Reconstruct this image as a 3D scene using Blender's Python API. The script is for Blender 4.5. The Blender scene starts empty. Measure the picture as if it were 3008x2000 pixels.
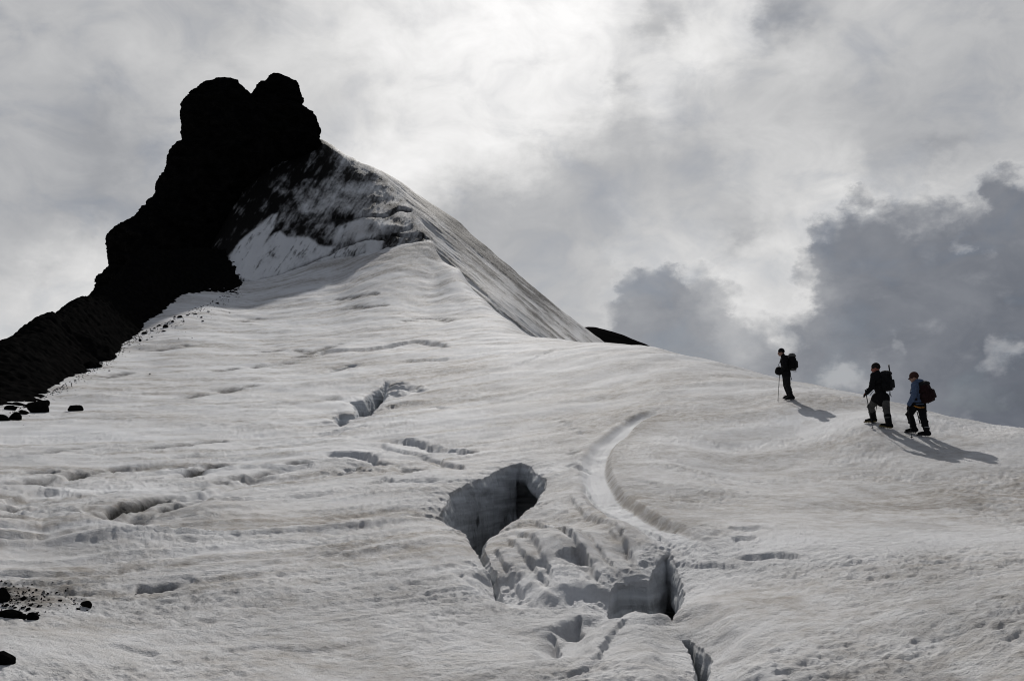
import bpy, bmesh, math, random
import numpy as np
from mathutils import Vector, Matrix

# ------------------------------------------------------------------ camera, sky, sun, exposure
scene = bpy.context.scene
C = scene.collection
W, H, F = 1024.0, 680.0, 995.0           # picture size and focal length in pixels
PITCH = math.atan(130 / F)               # horizon 130 px under the middle of the picture
CP, SP = math.cos(PITCH), math.sin(PITCH)
CAMZ = 2.0

cam_data = bpy.data.cameras.new('camera')
cam_data.sensor_width = 36.0
cam_data.lens = F * 36.0 / W
cam_data.clip_start = 0.1
cam_data.clip_end = 20000
cam = bpy.data.objects.new('camera', cam_data)
C.objects.link(cam)
cam.location = (0, 0, CAMZ)
cam.rotation_euler = (math.pi / 2 + PITCH, 0, 0)
scene.camera = cam


def pdir(u, v):
    """world direction of a picture point, y forward"""
    x = (u - W / 2) / F
    y = (H / 2 - v) / F
    return np.array([x, CP - y * SP, SP + y * CP])


def P(u, v, r):
    """world point on the ray of a picture point at horizontal distance r"""
    d = pdir(u, v)
    k = r / math.hypot(d[0], d[1])
    return np.array([d[0] * k, d[1] * k, CAMZ + d[2] * k])


SUN = pdir(497, -95)
SUN = SUN / np.linalg.norm(SUN)
SUN_EL = math.asin(SUN[2])
SUN_AZ = math.atan2(SUN[0], SUN[1])      # from +y towards +x

sun_data = bpy.data.lights.new('sun', 'SUN')
sun_data.energy = 3.6
sun_data.angle = math.radians(0.6)
sun_data.color = (1.0, 0.955, 0.90)
sun = bpy.data.objects.new('sun', sun_data)
C.objects.link(sun)
sun.location = (0, 0, 60)
sun.rotation_euler = Vector((-SUN[0], -SUN[1], -SUN[2])).to_track_quat('-Z', 'Y').to_euler()

scene.view_settings.view_transform = 'Standard'
scene.view_settings.look = 'None'
scene.view_settings.exposure = 0.0
scene.view_settings.gamma = 1.0
scene.view_settings.use_curve_mapping = False
scene.cycles.use_denoising = True
scene.cycles.filter_width = 1.05
scene.cycles.max_bounces = 5
scene.cycles.diffuse_bounces = 2
scene.cycles.glossy_bounces = 2
scene.cycles.transmission_bounces = 2
scene.cycles.caustics_reflective = False
scene.cycles.caustics_refractive = False

world = bpy.data.worlds.new('World')
scene.world = world
world.use_nodes = True

# cloud brightness at picture points: (u, v, spread in px, brightness); the high grey-white layer
CLOUDS = [
    (531, -5, 60, .95), (470, 20, 45, .88), (430, 8, 50, .84), (369, 17, 42, .78), (304, 22, 42, .63),
    (234, 12, 24, .42), (185, 17, 32, .41), (93, 13, 45, .45), (10, 15, 50, .42), (130, 56, 42, .56), (220, 55, 38, .58),
    (40, 75, 45, .48), (347, 98, 30, .52), (395, 68, 36, .74), (380, 141, 30, .80), (425, 110, 34, .80),
    (109, 130, 28, .31), (130, 155, 25, .28), (76, 119, 28, .33), (65, 228, 32, .35), (20, 155, 34, .42), (110, 195, 26, .34),
    (40, 190, 28, .41), (169, 126, 22, .52), (150, 182, 16, .46), (90, 255, 18, .64), (75, 282, 20, .76), (11, 325, 32, .64),
    (45, 298, 22, .66), (8, 258, 30, .43), (290, 60, 30, .62),
    (580, 40, 36, .84), (641, 50, 24, .75), (560, 85, 34, .80), (504, 132, 26, .84), (548, 122, 16, .80), (595, 105, 17, .84), (656, 104, 15, .80),
    (732, 27, 20, .80), (695, 60, 16, .80), (620, 87, 8, .50), (659, 28, 15, .50), (778, 16, 13, .34), (823, 3, 16, .40),
    (700, 2, 24, .66), (800, 50, 24, .62), (850, 35, 28, .58), (940, 20, 38, .52), (1010, 30, 38, .45),
    (612, 142, 24, .40), (560, 165, 18, .50), (470, 158, 16, .72), (489, 198, 24, .40), (530, 228, 26, .42), (580, 213, 24, .41),
    (720, 112, 26, .56), (690, 160, 28, .43), (780, 90, 28, .47), (854, 91, 34, .39), (960, 80, 38, .40), (900, 140, 32, .42),
    (823, 168, 24, .60), (760, 165, 24, .58), (660, 200, 24, .47), (990, 160, 28, .46), (945, 142, 12, .37),
    (854, 194, 14, .72), (898, 206, 10, .72), (940, 192, 14, .60), (805, 205, 16, .66), (763, 225, 18, .58), (1000, 185, 18, .50),
    (748, 262, 15, .74), (715, 262, 16, .68), (656, 250, 22, .66), (690, 232, 18, .52), (610, 262, 24, .52), (560, 290, 22, .46),
    (739, 243, 6, .38), (732, 217, 6, .42), (772, 290, 14, .62), (792, 310, 12, .66), (775, 330, 12, .60), (690, 300, 30, .60), (640, 330, 30, .5),
    (850, 300, 40, .6), (1000, 300, 40, .55), (800, 370, 30, .5),
]
# interior of the low dark cumulus, and its body
CORE = [(641, 300, 18, .33), (675, 320, 20, .29), (720, 305, 18, .42), (690, 350, 22, .30), (740, 340, 14, .44), (845, 240, 24, .245), (915, 232, 22, .225), (915, 285, 30, .210),
        (990, 262, 26, .195), (1010, 205, 18, .23), (870, 320, 26, .205), (960, 320, 30, .185), (1015, 330, 26, .165), (1010, 400, 34, .145), (940, 395, 24, .20), (860, 385, 20, .27),
        (770, 380, 22, .29), (808, 350, 14, .25), (800, 262, 12, .36), (815, 300, 12, .30)]
BODY = [(640, 290, 15), (663, 284, 12), (672, 315, 26), (712, 303, 18), (690, 352, 34), (632, 330, 24), (735, 345, 18), (770, 375, 26),
        (838, 242, 21), (858, 224, 15), (912, 220, 21), (1014, 206, 18), (848, 285, 27), (905, 280, 34), (985, 262, 32), (1012, 222, 20), (955, 330, 44), (1040, 300, 44), (872, 335, 32), (1020, 395, 48),
        (930, 385, 36), (860, 395, 30), (815, 355, 17), (810, 262, 12), (1090, 350, 60), (800, 390, 26)]
PUFFS = [(836, 372, 11), (850, 366, 8), (822, 380, 9), (846, 382, 12), (897, 343, 7.5), (908, 348, 7), (1000, 347, 9), (985, 356, 10), (1016, 352, 8), (988, 264, 6.5), (952, 238, 5.5), (960, 251, 4.5), (778, 322, 6), (788, 345, 8)]


def nd(tree, t, **kw):
    n = tree.nodes.new(t)
    for k, v in kw.items():
        setattr(n, k, v)
    return n


def build_world():
    nt = world.node_tree
    nt.nodes.clear()
    L = nt.links.new
    out = nd(nt, 'ShaderNodeOutputWorld')
    bg = nd(nt, 'ShaderNodeBackground')
    L(bg.outputs[0], out.inputs[0])
    tc = nd(nt, 'ShaderNodeTexCoord')

    def math_(op, a, b=None, c=None):
        m = nd(nt, 'ShaderNodeMath', operation=op)
        for i, s in enumerate((a, b, c)):
            if s is None:
                continue
            if isinstance(s, (int, float)):
                m.inputs[i].default_value = s
            else:
                L(s, m.inputs[i])
        return m.outputs[0]

    def vmath(op, a, b=None, k=None):
        m = nd(nt, 'ShaderNodeVectorMath', operation=op)
        for i, s in enumerate((a, b)):
            if s is None:
                continue
            if isinstance(s, (tuple, list)):
                m.inputs[i].default_value = s
            else:
                L(s, m.inputs[i])
        if k is not None:
            m.inputs[3].default_value = k
        return m.outputs['Value'] if op in ('DOT_PRODUCT', 'LENGTH', 'DISTANCE') else m.outputs[0]

    def noise(vec, scale, detail, rough, dist=0.0):
        n = nd(nt, 'ShaderNodeTexNoise')
        n.inputs['Scale'].default_value = scale
        n.inputs['Detail'].default_value = detail
        n.inputs['Roughness'].default_value = rough
        n.inputs['Distortion'].default_value = dist
        L(vec, n.inputs['Vector'])
        return n

    def smooth(x, a, b):
        m = nd(nt, 'ShaderNodeMapRange', interpolation_type='SMOOTHSTEP')
        m.inputs['From Min'].default_value = a
        m.inputs['From Max'].default_value = b
        L(x, m.inputs['Value'])
        return m.outputs[0]

    def lerp(t, a, b):
        m = nd(nt, 'ShaderNodeMix', data_type='FLOAT')
        for s, i in ((t, 0), (a, 2), (b, 3)):
            if isinstance(s, (int, float)):
                m.inputs[i].default_value = s
            else:
                L(s, m.inputs[i])
        return m.outputs[0]

    d = vmath('NORMALIZE', tc.outputs['Generated'])
    stretch = vmath('MULTIPLY', d, (1.0, 1.0, 1.5))
    w1 = noise(stretch, 9.0, 5.0, .55)
    w2 = noise(stretch, 36.0, 5.0, .62)
    o1 = vmath('SCALE', vmath('SUBTRACT', w1.outputs['Color'], (.5, .5, .5)), None, .052)
    o2 = vmath('SCALE', vmath('SUBTRACT', w2.outputs['Color'], (.5, .5, .5)), None, .042)
    dw = vmath('NORMALIZE', vmath('ADD', vmath('ADD', d, o1), o2))
    dc = vmath('NORMALIZE', vmath('ADD', d, o2))

    def gauss(vec, u, v, s, g=1.0):
        c = pdir(u, v)
        c = c / np.linalg.norm(c)
        k = (F / s) ** 2 * 1.1
        dot = vmath('DOT_PRODUCT', vec, tuple(float(x) for x in c))
        return math_('EXPONENT', math_('MULTIPLY_ADD', dot, k, math.log(g) - k))

    # cloud fields sampled on a grid of azimuth and elevation (one ramp per elevation row)
    def weights(pts, az, el):
        dv = np.array([math.sin(az) * math.cos(el), math.cos(az) * math.cos(el), math.sin(el)])
        c, sp = pts
        return np.exp((c @ dv - 1) * (F / sp) ** 2 * 1.1)

    def prep(pts):
        c = np.array([pdir(q[0], q[1]) for q in pts])
        return c / np.linalg.norm(c, axis=1)[:, None], np.array([float(q[2]) for q in pts])

    def field(pts, pp, az, el, w0, b0):
        w = weights(pp, az, el) * np.clip((26.0 / pp[1]) ** 1.3, .6, 5.0)
        return float((w @ np.array([q[3] for q in pts]) + w0 * b0) / (w.sum() + w0))

    p_high, p_core, p_body = prep(CLOUDS), prep(CORE), prep(BODY)

    def body_field(az, el):
        return min(1.3, float(weights(p_body, az, el).sum()))

    def grid_fields(vec, az0, az1, fn):
        xyz = nd(nt, 'ShaderNodeSeparateXYZ')
        L(vec, xyz.inputs[0])
        az = math_('ARCTAN2', xyz.outputs[0], xyz.outputs[1])
        el = math_('ARCSINE', xyz.outputs[2])
        t = math_('MULTIPLY_ADD', az, 1 / (az1 - az0), -az0 / (az1 - az0))
        NR, E0, E1 = 17, math.radians(.5), math.radians(27.5)
        r = math_('MULTIPLY_ADD', el, (NR - 1) / (E1 - E0), -E0 * (NR - 1) / (E1 - E0))
        r = math_('MINIMUM', math_('MAXIMUM', r, 0.0), NR - 1.0)
        tot = None
        for k in range(NR):
            hat = math_('MAXIMUM', math_('SUBTRACT', 1.0, math_('ABSOLUTE', math_('SUBTRACT', r, float(k)))), 0.0)
            rp = nd(nt, 'ShaderNodeValToRGB')
            rp.color_ramp.interpolation = 'EASE'
            es = rp.color_ramp.elements
            for i in range(32):
                x = i / 31
                col = fn(az0 + (az1 - az0) * x, E0 + (E1 - E0) * k / (NR - 1))
                e_ = es[0] if i == 0 else (es[-1] if i == 31 else es.new(x))
                e_.position = x
                e_.color = tuple(col) + (1,)
            L(t, rp.inputs[0])
            sc = vmath('SCALE', rp.outputs[0])
            L(hat, sc.node.inputs[3])
            tot = sc if tot is None else vmath('ADD', tot, sc)
        o = nd(nt, 'ShaderNodeSeparateXYZ')
        L(tot, o.inputs[0])
        return o.outputs, az, el

    # thin overcast: glows around the sun, greys away from it
    sd = vmath('DOT_PRODUCT', d, tuple(float(x) for x in SUN))
    glow = math_('EXPONENT', math_('MULTIPLY', math_('SUBTRACT', sd, 1.0), 7.0))
    base = math_('MULTIPLY_ADD', glow, 0.50, 0.17)
    A0, A1 = math.radians(-31), math.radians(31)
    (high, _, _), az, el = grid_fields(dw, A0, A1, lambda a, e: (field(CLOUDS, p_high, a, e, .002, .4), 0, 0))
    inside = math_('MULTIPLY', smooth(math_('ABSOLUTE', az), math.radians(48), math.radians(29)), smooth(el, math.radians(45), math.radians(25)))
    high = lerp(inside, base, high)
    for (u, v, s, k) in ((620, 87, 8, .22), (739, 243, 6, .15), (945, 142, 11, .15), (659, 28, 15, .2), (778, 16, 14, .28)):
        high = math_('MULTIPLY', high, math_('MULTIPLY_ADD', gauss(dw, u, v, s), -k, 1.0))
    n3 = noise(stretch, 15.0, 9.0, .58, .5)
    high = math_('MULTIPLY', high, math_('MULTIPLY_ADD', n3.outputs['Fac'], 0.66, 0.71))
    # low cumulus
    bump = noise(stretch, 24.0, 6.0, .52, .3)
    (core, body, _), _, _ = grid_fields(dc, math.radians(3), math.radians(31), lambda a, e: (field(CORE, p_core, a, e, .005, .2), body_field(a, e), 0))
    core = math_('MULTIPLY', core, math_('MULTIPLY_ADD', n3.outputs['Fac'], 0.7, math_('MULTIPLY_ADD', bump.outputs['Fac'], .5, .38)))
    vor = nd(nt, 'ShaderNodeTexVoronoi', feature='SMOOTH_F1')
    vor.inputs['Scale'].default_value = 34.0
    vor.inputs['Smoothness'].default_value = .6
    L(vmath('ADD', stretch, o2), vor.inputs['Vector'])
    edge = math_('MULTIPLY_ADD', bump.outputs['Fac'], 1.5, math_('MULTIPLY_ADD', vor.outputs['Distance'], -.55, -.50))
    fb = math_('MULTIPLY', body, inside)
    gate = smooth(fb, .04, .30)
    fb = math_('ADD', fb, math_('MULTIPLY', edge, gate))
    m = smooth(fb, .10, 1.15)
    rim = math_('MULTIPLY', smooth(fb, .08, .5), math_('SUBTRACT', 1.0, m))
    B = lerp(m, math_('MULTIPLY_ADD', rim, .13, high), core)
    fp = None
    for (u, v, s) in PUFFS:
        g = gauss(dw, u, v, s * 1.1, .8)
        fp = g if fp is None else math_('ADD', fp, g)
    gp = smooth(fp, .03, .30)
    fp = math_('ADD', fp, math_('MULTIPLY', edge, math_('MULTIPLY', gp, 2.2)))
    B = lerp(math_('MULTIPLY', smooth(fp, .15, 1.9), .62), B, .50)

    ramp = nd(nt, 'ShaderNodeValToRGB')
    ramp.color_ramp.elements[0].position = 0.0
    ramp.color_ramp.elements[0].color = (0.0, 0.0, 0.0, 1)
    e = ramp.color_ramp.elements
    e[-1].position = 1.0
    e[-1].color = (1.0, 0.99, 0.985, 1)
    for p, col in ((.15, (.137, .150, .178)), (.25, (.238, .250, .278)), (.40, (.392, .400, .418)), (.55, (.548, .550, .556)), (.75, (.752, .748, .745))):
        x = e.new(p)
        x.color = col + (1,)
    L(B, ramp.inputs[0])
    sky = nd(nt, 'ShaderNodeTexSky', sky_type='NISHITA')
    sky.sun_disc = False
    sky.sun_elevation = SUN_EL
    sky.sun_rotation = SUN_AZ
    sky.altitude = 1500
    skys = vmath('SCALE', sky.outputs[0], None, 0.06)
    cover = nd(nt, 'ShaderNodeMapRange')
    cover.inputs['From Min'].default_value = 0.25
    cover.inputs['From Max'].default_value = 0.50
    cover.inputs['To Min'].default_value = 0.85
    cover.inputs['To Max'].default_value = 1.0
    L(n3.outputs['Fac'], cover.inputs['Value'])
    mix = nd(nt, 'ShaderNodeMix', data_type='RGBA')
    L(cover.outputs[0], mix.inputs['Factor'])
    L(skys, mix.inputs['A'])
    L(ramp.outputs[0], mix.inputs['B'])
    L(mix.outputs['Result'], bg.inputs['Color'])
    bg.inputs['Strength'].default_value = 1.0


build_world()
world.cycles.sampling_method = 'MANUAL'
world.cycles.sample_map_resolution = 512

# ------------------------------------------------------------------ numeric helpers
rng = np.random.default_rng(7)
_perm = np.concatenate([rng.permutation(512)] * 3)
_g2 = np.stack([np.cos(np.arange(512) * 2 * np.pi / 512 * 37), np.sin(np.arange(512) * 2 * np.pi / 512 * 37)], 1)
_g3 = rng.normal(size=(512, 3))
_g3 /= np.linalg.norm(_g3, axis=1)[:, None]


def perlin2(x, y, seed=0):
    xi = np.floor(x).astype(np.int64)
    yi = np.floor(y).astype(np.int64)
    xf, yf = x - xi, y - yi
    u = xf * xf * xf * (xf * (xf * 6 - 15) + 10)
    v = yf * yf * yf * (yf * (yf * 6 - 15) + 10)
    xa, xb, ya, yb = (xi + seed * 57) & 511, (xi + 1 + seed * 57) & 511, (yi + seed * 131) & 511, (yi + 1 + seed * 131) & 511

    def g(a, b, p, q):
        h = _g2[_perm[_perm[a] + b]]
        return h[..., 0] * p + h[..., 1] * q
    a = g(xa, ya, xf, yf)
    b = g(xb, ya, xf - 1, yf)
    c = g(xa, yb, xf, yf - 1)
    e = g(xb, yb, xf - 1, yf - 1)
    return ((a + u * (b - a)) * (1 - v) + (c + u * (e - c)) * v) * 1.5


def perlin3(p, seed=0):
    i = np.floor(p).astype(np.int64)
    f = p - i
    w = f * f * f * (f * (f * 6 - 15) + 10)
    i = i + seed * np.array([57, 131, 211])
    r = 0
    for dx in (0, 1):
        for dy in (0, 1):
            for dz in (0, 1):
                h = _perm[_perm[_perm[(i[..., 0] + dx) & 511] + ((i[..., 1] + dy) & 511)] + ((i[..., 2] + dz) & 511)]
                g = _g3[h]
                dot = g[..., 0] * (f[..., 0] - dx) + g[..., 1] * (f[..., 1] - dy) + g[..., 2] * (f[..., 2] - dz)
                r = r + dot * (w[..., 0] if dx else 1 - w[..., 0]) * (w[..., 1] if dy else 1 - w[..., 1]) * (w[..., 2] if dz else 1 - w[..., 2])
    return r * 1.5


def fbm2(x, y, octaves=4, seed=0, rough=.5):
    s, a = 0, 1.0
    for k in range(octaves):
        s = s + a * perlin2(x, y, seed + k)
        x, y, a = x * 2.03 + 11.3, y * 2.03 + 5.1, a * rough
    return s


def fbm3(p, octaves=4, seed=0, rough=.5):
    s, a = 0, 1.0
    for k in range(octaves):
        s = s + a * perlin3(p, seed + k)
        p, a = p * 2.03 + 7.7, a * rough
    return s


def sstep(a, b, x):
    t = np.clip((x - a) / (b - a), 0, 1)
    return t * t * (3 - 2 * t)


class TPS:
    """thin plate surface through scattered values"""
    def __init__(self, pts, vals, reg=1e-6):
        pts = np.asarray(pts, float)
        n = len(pts)
        K = self._k(pts, pts) + reg * np.eye(n)
        Pm = np.concatenate([np.ones((n, 1)), pts], 1)
        A = np.block([[K, Pm], [Pm.T, np.zeros((3, 3))]])
        self.w = np.linalg.solve(A, np.concatenate([vals, np.zeros(3)]))
        self.p = pts

    @staticmethod
    def _k(a, b):
        d2 = ((a[:, None, :] - b[None, :, :]) ** 2).sum(-1)
        return np.where(d2 > 1e-12, d2 * np.log(d2 + 1e-20), 0) * .5

    def __call__(self, q):
        sh = q.shape[:-1]
        q = q.reshape(-1, 2)
        out = np.empty(len(q))
        for s in range(0, len(q), 40000):
            c = q[s:s + 40000]
            out[s:s + 40000] = self._k(c, self.p) @ self.w[:-3] + self.w[-3] + c @ self.w[-2:]
        return out.reshape(sh)


def grid_mesh(name, X, Y, Z, close=False):
    """quad sheet from 2-D arrays"""
    n, m = X.shape
    co = np.stack([X, Y, Z], -1).reshape(-1, 3).astype(np.float32)
    i = np.arange(n * m).reshape(n, m)
    if close:
        a, b = i[:-1, :], np.roll(i, -1, 1)[:-1, :]
        c, e = np.roll(i, -1, 1)[1:, :], i[1:, :]
    else:
        a, b, c, e = i[:-1, :-1], i[:-1, 1:], i[1:, 1:], i[1:, :-1]
    q = np.stack([a, b, c, e], -1).reshape(-1, 4)
    return mesh_from(name, co, q)


def mesh_from(name, co, quads, smooth=True):
    me = bpy.data.meshes.new(name)
    nv, nf = len(co), len(quads)
    me.vertices.add(nv)
    me.vertices.foreach_set('co', np.ascontiguousarray(co, np.float32).ravel())
    me.loops.add(nf * 4)
    me.loops.foreach_set('vertex_index', np.ascontiguousarray(quads, np.int32).ravel())
    me.polygons.add(nf)
    me.polygons.foreach_set('loop_start', np.arange(nf, dtype=np.int32) * 4)
    me.polygons.foreach_set('loop_total', np.full(nf, 4, np.int32))
    me.polygons.foreach_set('use_smooth', np.full(nf, smooth, bool))
    me.update(calc_edges=True)
    return me


def attr(me, name, vals):
    a = me.attributes.new(name, 'FLOAT', 'POINT')
    a.data.foreach_set('value', np.ascontiguousarray(vals, np.float32).ravel())


def add(name, me, mat=None, parent=None, **props):
    o = bpy.data.objects.new(name, me)
    C.objects.link(o)
    if mat is not None:
        if len(me.materials) == 0:
            me.materials.append(mat)
    if parent is not None:
        o.parent = parent
    for k, v in props.items():
        o[k] = v
    return o


def seg_dist(px, py, line):
    """distance to a polyline, signed side (+ = right hand of travel) and position along it (0..1)"""
    best = np.full(px.shape, 1e9)
    side = np.zeros(px.shape)
    par = np.zeros(px.shape)
    seg = np.hypot(*(line[1:] - line[:-1]).T)
    tot = seg.sum()
    acc = 0
    for k in range(len(line) - 1):
        a, b = line[k], line[k + 1]
        dx, dy = b - a
        l2 = dx * dx + dy * dy + 1e-12
        t = np.clip(((px - a[0]) * dx + (py - a[1]) * dy) / l2, 0, 1)
        qx, qy = px - a[0] - t * dx, py - a[1] - t * dy
        dd = np.hypot(qx, qy)
        m = dd < best
        best = np.where(m, dd, best)
        side = np.where(m, np.sign(qx * dy - qy * dx), side)
        par = np.where(m, (acc + t * seg[k]) / tot, par)
        acc += seg[k]
    return best, side, par


def in_poly(px, py, poly):
    ins = np.zeros(px.shape, bool)
    n = len(poly)
    for k in range(n):
        x0, y0 = poly[k]
        x1, y1 = poly[(k + 1) % n]
        if y0 == y1:
            continue
        c = ((y0 > py) != (y1 > py)) & (px < (x1 - x0) * (py - y0) / (y1 - y0) + x0)
        ins ^= c
    return ins


# ------------------------------------------------------------------ materials
def new_mat(name):
    m = bpy.data.materials.new(name)
    m.use_nodes = True
    nt = m.node_tree
    return m, nt, nt.nodes['Principled BSDF'], nt.links.new


def snow_material():
    m, nt, b, L = new_mat('old snow')
    geo = nd(nt, 'ShaderNodeNewGeometry')
    at_d = nd(nt, 'ShaderNodeAttribute', attribute_name='dirt_shade')
    at_b = nd(nt, 'ShaderNodeAttribute', attribute_name='black')
    at_w = nd(nt, 'ShaderNodeAttribute', attribute_name='wall')
    # fine grit specks
    n1 = nd(nt, 'ShaderNodeTexNoise')
    n1.inputs['Scale'].default_value = 3.0
    n1.inputs['Detail'].default_value = 10.0
    n1.inputs['Roughness'].default_value = 0.72
    L(geo.outputs['Position'], n1.inputs['Vector'])
    mr = nd(nt, 'ShaderNodeMapRange')
    mr.inputs['From Min'].default_value = 0.40
    mr.inputs['From Max'].default_value = 0.68
    L(n1.outputs['Fac'], mr.inputs['Value'])
    mul = nd(nt, 'ShaderNodeMath', operation='MULTIPLY_ADD')
    L(mr.outputs[0], mul.inputs[0])
    mul.inputs[1].default_value = 0.85
    mul.inputs[2].default_value = 0.45
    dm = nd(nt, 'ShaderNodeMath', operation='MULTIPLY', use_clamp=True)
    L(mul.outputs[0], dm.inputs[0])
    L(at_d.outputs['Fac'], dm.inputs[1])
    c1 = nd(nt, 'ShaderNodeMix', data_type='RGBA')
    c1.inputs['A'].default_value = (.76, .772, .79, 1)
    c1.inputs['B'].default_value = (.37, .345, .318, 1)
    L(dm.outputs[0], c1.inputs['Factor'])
    # ice walls: layered grey blue
    sep = nd(nt, 'ShaderNodeSeparateXYZ')
    L(geo.outputs['Position'], sep.inputs[0])
    wv = nd(nt, 'ShaderNodeTexNoise', noise_dimensions='3D')
    sc = nd(nt, 'ShaderNodeVectorMath', operation='MULTIPLY')
    sc.inputs[1].default_value = (.5, .5, 9.0)
    L(geo.outputs['Position'], sc.inputs[0])
    L(sc.outputs[0], wv.inputs['Vector'])
    wv.inputs['Scale'].default_value = 1.0
    wv.inputs['Detail'].default_value = 5.0
    wr = nd(nt, 'ShaderNodeValToRGB')
    wr.color_ramp.elements[0].position = .35
    wr.color_ramp.elements[0].color = (.50, .52, .54, 1)
    wr.color_ramp.elements[1].position = .68
    wr.color_ramp.elements[1].color = (.82, .85, .88, 1)
    L(wv.outputs['Fac'], wr.inputs[0])
    c2 = nd(nt, 'ShaderNodeMix', data_type='RGBA')
    L(at_w.outputs['Fac'], c2.inputs['Factor'])
    L(c1.outputs['Result'], c2.inputs['A'])
    L(wr.outputs[0], c2.inputs['B'])
    c3 = nd(nt, 'ShaderNodeMix', data_type='RGBA')
    nb = nd(nt, 'ShaderNodeTexNoise')
    nb.inputs['Scale'].default_value = 2.4
    nb.inputs['Detail'].default_value = 8.0
    nb.inputs['Roughness'].default_value = .72
    mb = nd(nt, 'ShaderNodeMapping')
    mb.inputs['Rotation'].default_value = (0, math.radians(28), 0)
    mb.inputs['Scale'].default_value = (1.0, .35, .28)
    L(geo.outputs['Position'], mb.inputs['Vector'])
    L(mb.outputs[0], nb.inputs['Vector'])
    inv = nd(nt, 'ShaderNodeMath', operation='SUBTRACT')
    inv.inputs[0].default_value = 1.0
    L(at_b.outputs['Fac'], inv.inputs[1])
    kb = nd(nt, 'ShaderNodeMath', operation='MULTIPLY')
    L(at_b.outputs['Fac'], kb.inputs[0])
    L(inv.outputs[0], kb.inputs[1])
    nz = nd(nt, 'ShaderNodeMath', operation='SUBTRACT')
    L(nb.outputs['Fac'], nz.inputs[0])
    nz.inputs[1].default_value = .5
    kn = nd(nt, 'ShaderNodeMath', operation='MULTIPLY')
    L(kb.outputs[0], kn.inputs[0])
    L(nz.outputs[0], kn.inputs[1])
    bf_ = nd(nt, 'ShaderNodeMath', operation='MULTIPLY_ADD', use_clamp=True)
    L(kn.outputs[0], bf_.inputs[0])
    bf_.inputs[1].default_value = 6.5
    L(at_b.outputs['Fac'], bf_.inputs[2])
    L(bf_.outputs[0], c3.inputs['Factor'])
    L(c2.outputs['Result'], c3.inputs['A'])
    c3.inputs['B'].default_value = (.006, .0058, .0057, 1)
    L(c3.outputs['Result'], b.inputs['Base Color'])
    b.inputs['Roughness'].default_value = 0.75
    b.inputs['Specular IOR Level'].default_value = 0.03
    # crystals: tiny relief
    n2 = nd(nt, 'ShaderNodeTexNoise')
    n2.inputs['Scale'].default_value = 42.0
    n2.inputs['Detail'].default_value = 4.0
    n2.inputs['Roughness'].default_value = 0.7
    L(geo.outputs['Position'], n2.inputs['Vector'])
    n4 = nd(nt, 'ShaderNodeTexNoise')
    n4.inputs['Scale'].default_value = 6.0
    n4.inputs['Detail'].default_value = 6.0
    n4.inputs['Roughness'].default_value = 0.74
    st_ = nd(nt, 'ShaderNodeMapping')
    st_.inputs['Rotation'].default_value = (0, 0, math.radians(-12))
    st_.inputs['Scale'].default_value = (.9, 1.2, 1.2)
    L(geo.outputs['Position'], st_.inputs['Vector'])
    L(st_.outputs[0], n4.inputs['Vector'])
    bp0 = nd(nt, 'ShaderNodeBump')
    bp0.inputs['Strength'].default_value = 1.0
    bp0.inputs['Distance'].default_value = 0.10
    n5 = nd(nt, 'ShaderNodeTexNoise')
    n5.inputs['Scale'].default_value = .55
    n5.inputs['Detail'].default_value = 3.0
    L(geo.outputs['Position'], n5.inputs['Vector'])
    pr_ = nd(nt, 'ShaderNodeMapRange')
    pr_.inputs['From Min'].default_value = .36
    pr_.inputs['From Max'].default_value = .64
    pr_.inputs['To Min'].default_value = .25
    pr_.inputs['To Max'].default_value = 1.0
    L(n5.outputs['Fac'], pr_.inputs['Value'])
    L(pr_.outputs[0], bp0.inputs['Strength'])
    L(n4.outputs['Fac'], bp0.inputs['Height'])
    bp = nd(nt, 'ShaderNodeBump')
    bp.inputs['Strength'].default_value = 0.7
    bp.inputs['Distance'].default_value = 0.036
    L(bp0.outputs[0], bp.inputs['Normal'])
    L(n2.outputs['Fac'], bp.inputs['Height'])
    L(bp.outputs[0], b.inputs['Normal'])
    return m


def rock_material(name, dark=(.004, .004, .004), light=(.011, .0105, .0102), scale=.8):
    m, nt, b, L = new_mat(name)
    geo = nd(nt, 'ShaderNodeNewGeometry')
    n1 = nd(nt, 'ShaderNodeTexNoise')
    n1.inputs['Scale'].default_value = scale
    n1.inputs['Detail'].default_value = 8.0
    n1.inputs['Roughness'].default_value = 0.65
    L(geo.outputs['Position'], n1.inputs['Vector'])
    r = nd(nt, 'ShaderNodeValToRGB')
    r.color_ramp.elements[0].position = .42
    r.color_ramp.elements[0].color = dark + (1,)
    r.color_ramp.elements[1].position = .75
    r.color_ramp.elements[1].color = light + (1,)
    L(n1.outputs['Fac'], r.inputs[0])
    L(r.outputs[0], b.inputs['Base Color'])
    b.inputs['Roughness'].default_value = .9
    b.inputs['Specular IOR Level'].default_value = 0.0
    bp = nd(nt, 'ShaderNodeBump')
    bp.inputs['Strength'].default_value = .5
    bp.inputs['Distance'].default_value = .12 / scale * .3
    L(n1.outputs['Fac'], bp.inputs['Height'])
    L(bp.outputs[0], b.inputs['Normal'])
    return m


M_SNOW = snow_material()
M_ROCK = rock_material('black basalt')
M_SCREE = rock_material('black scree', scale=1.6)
M_STONE = rock_material('black stone', scale=5.0)

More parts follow.
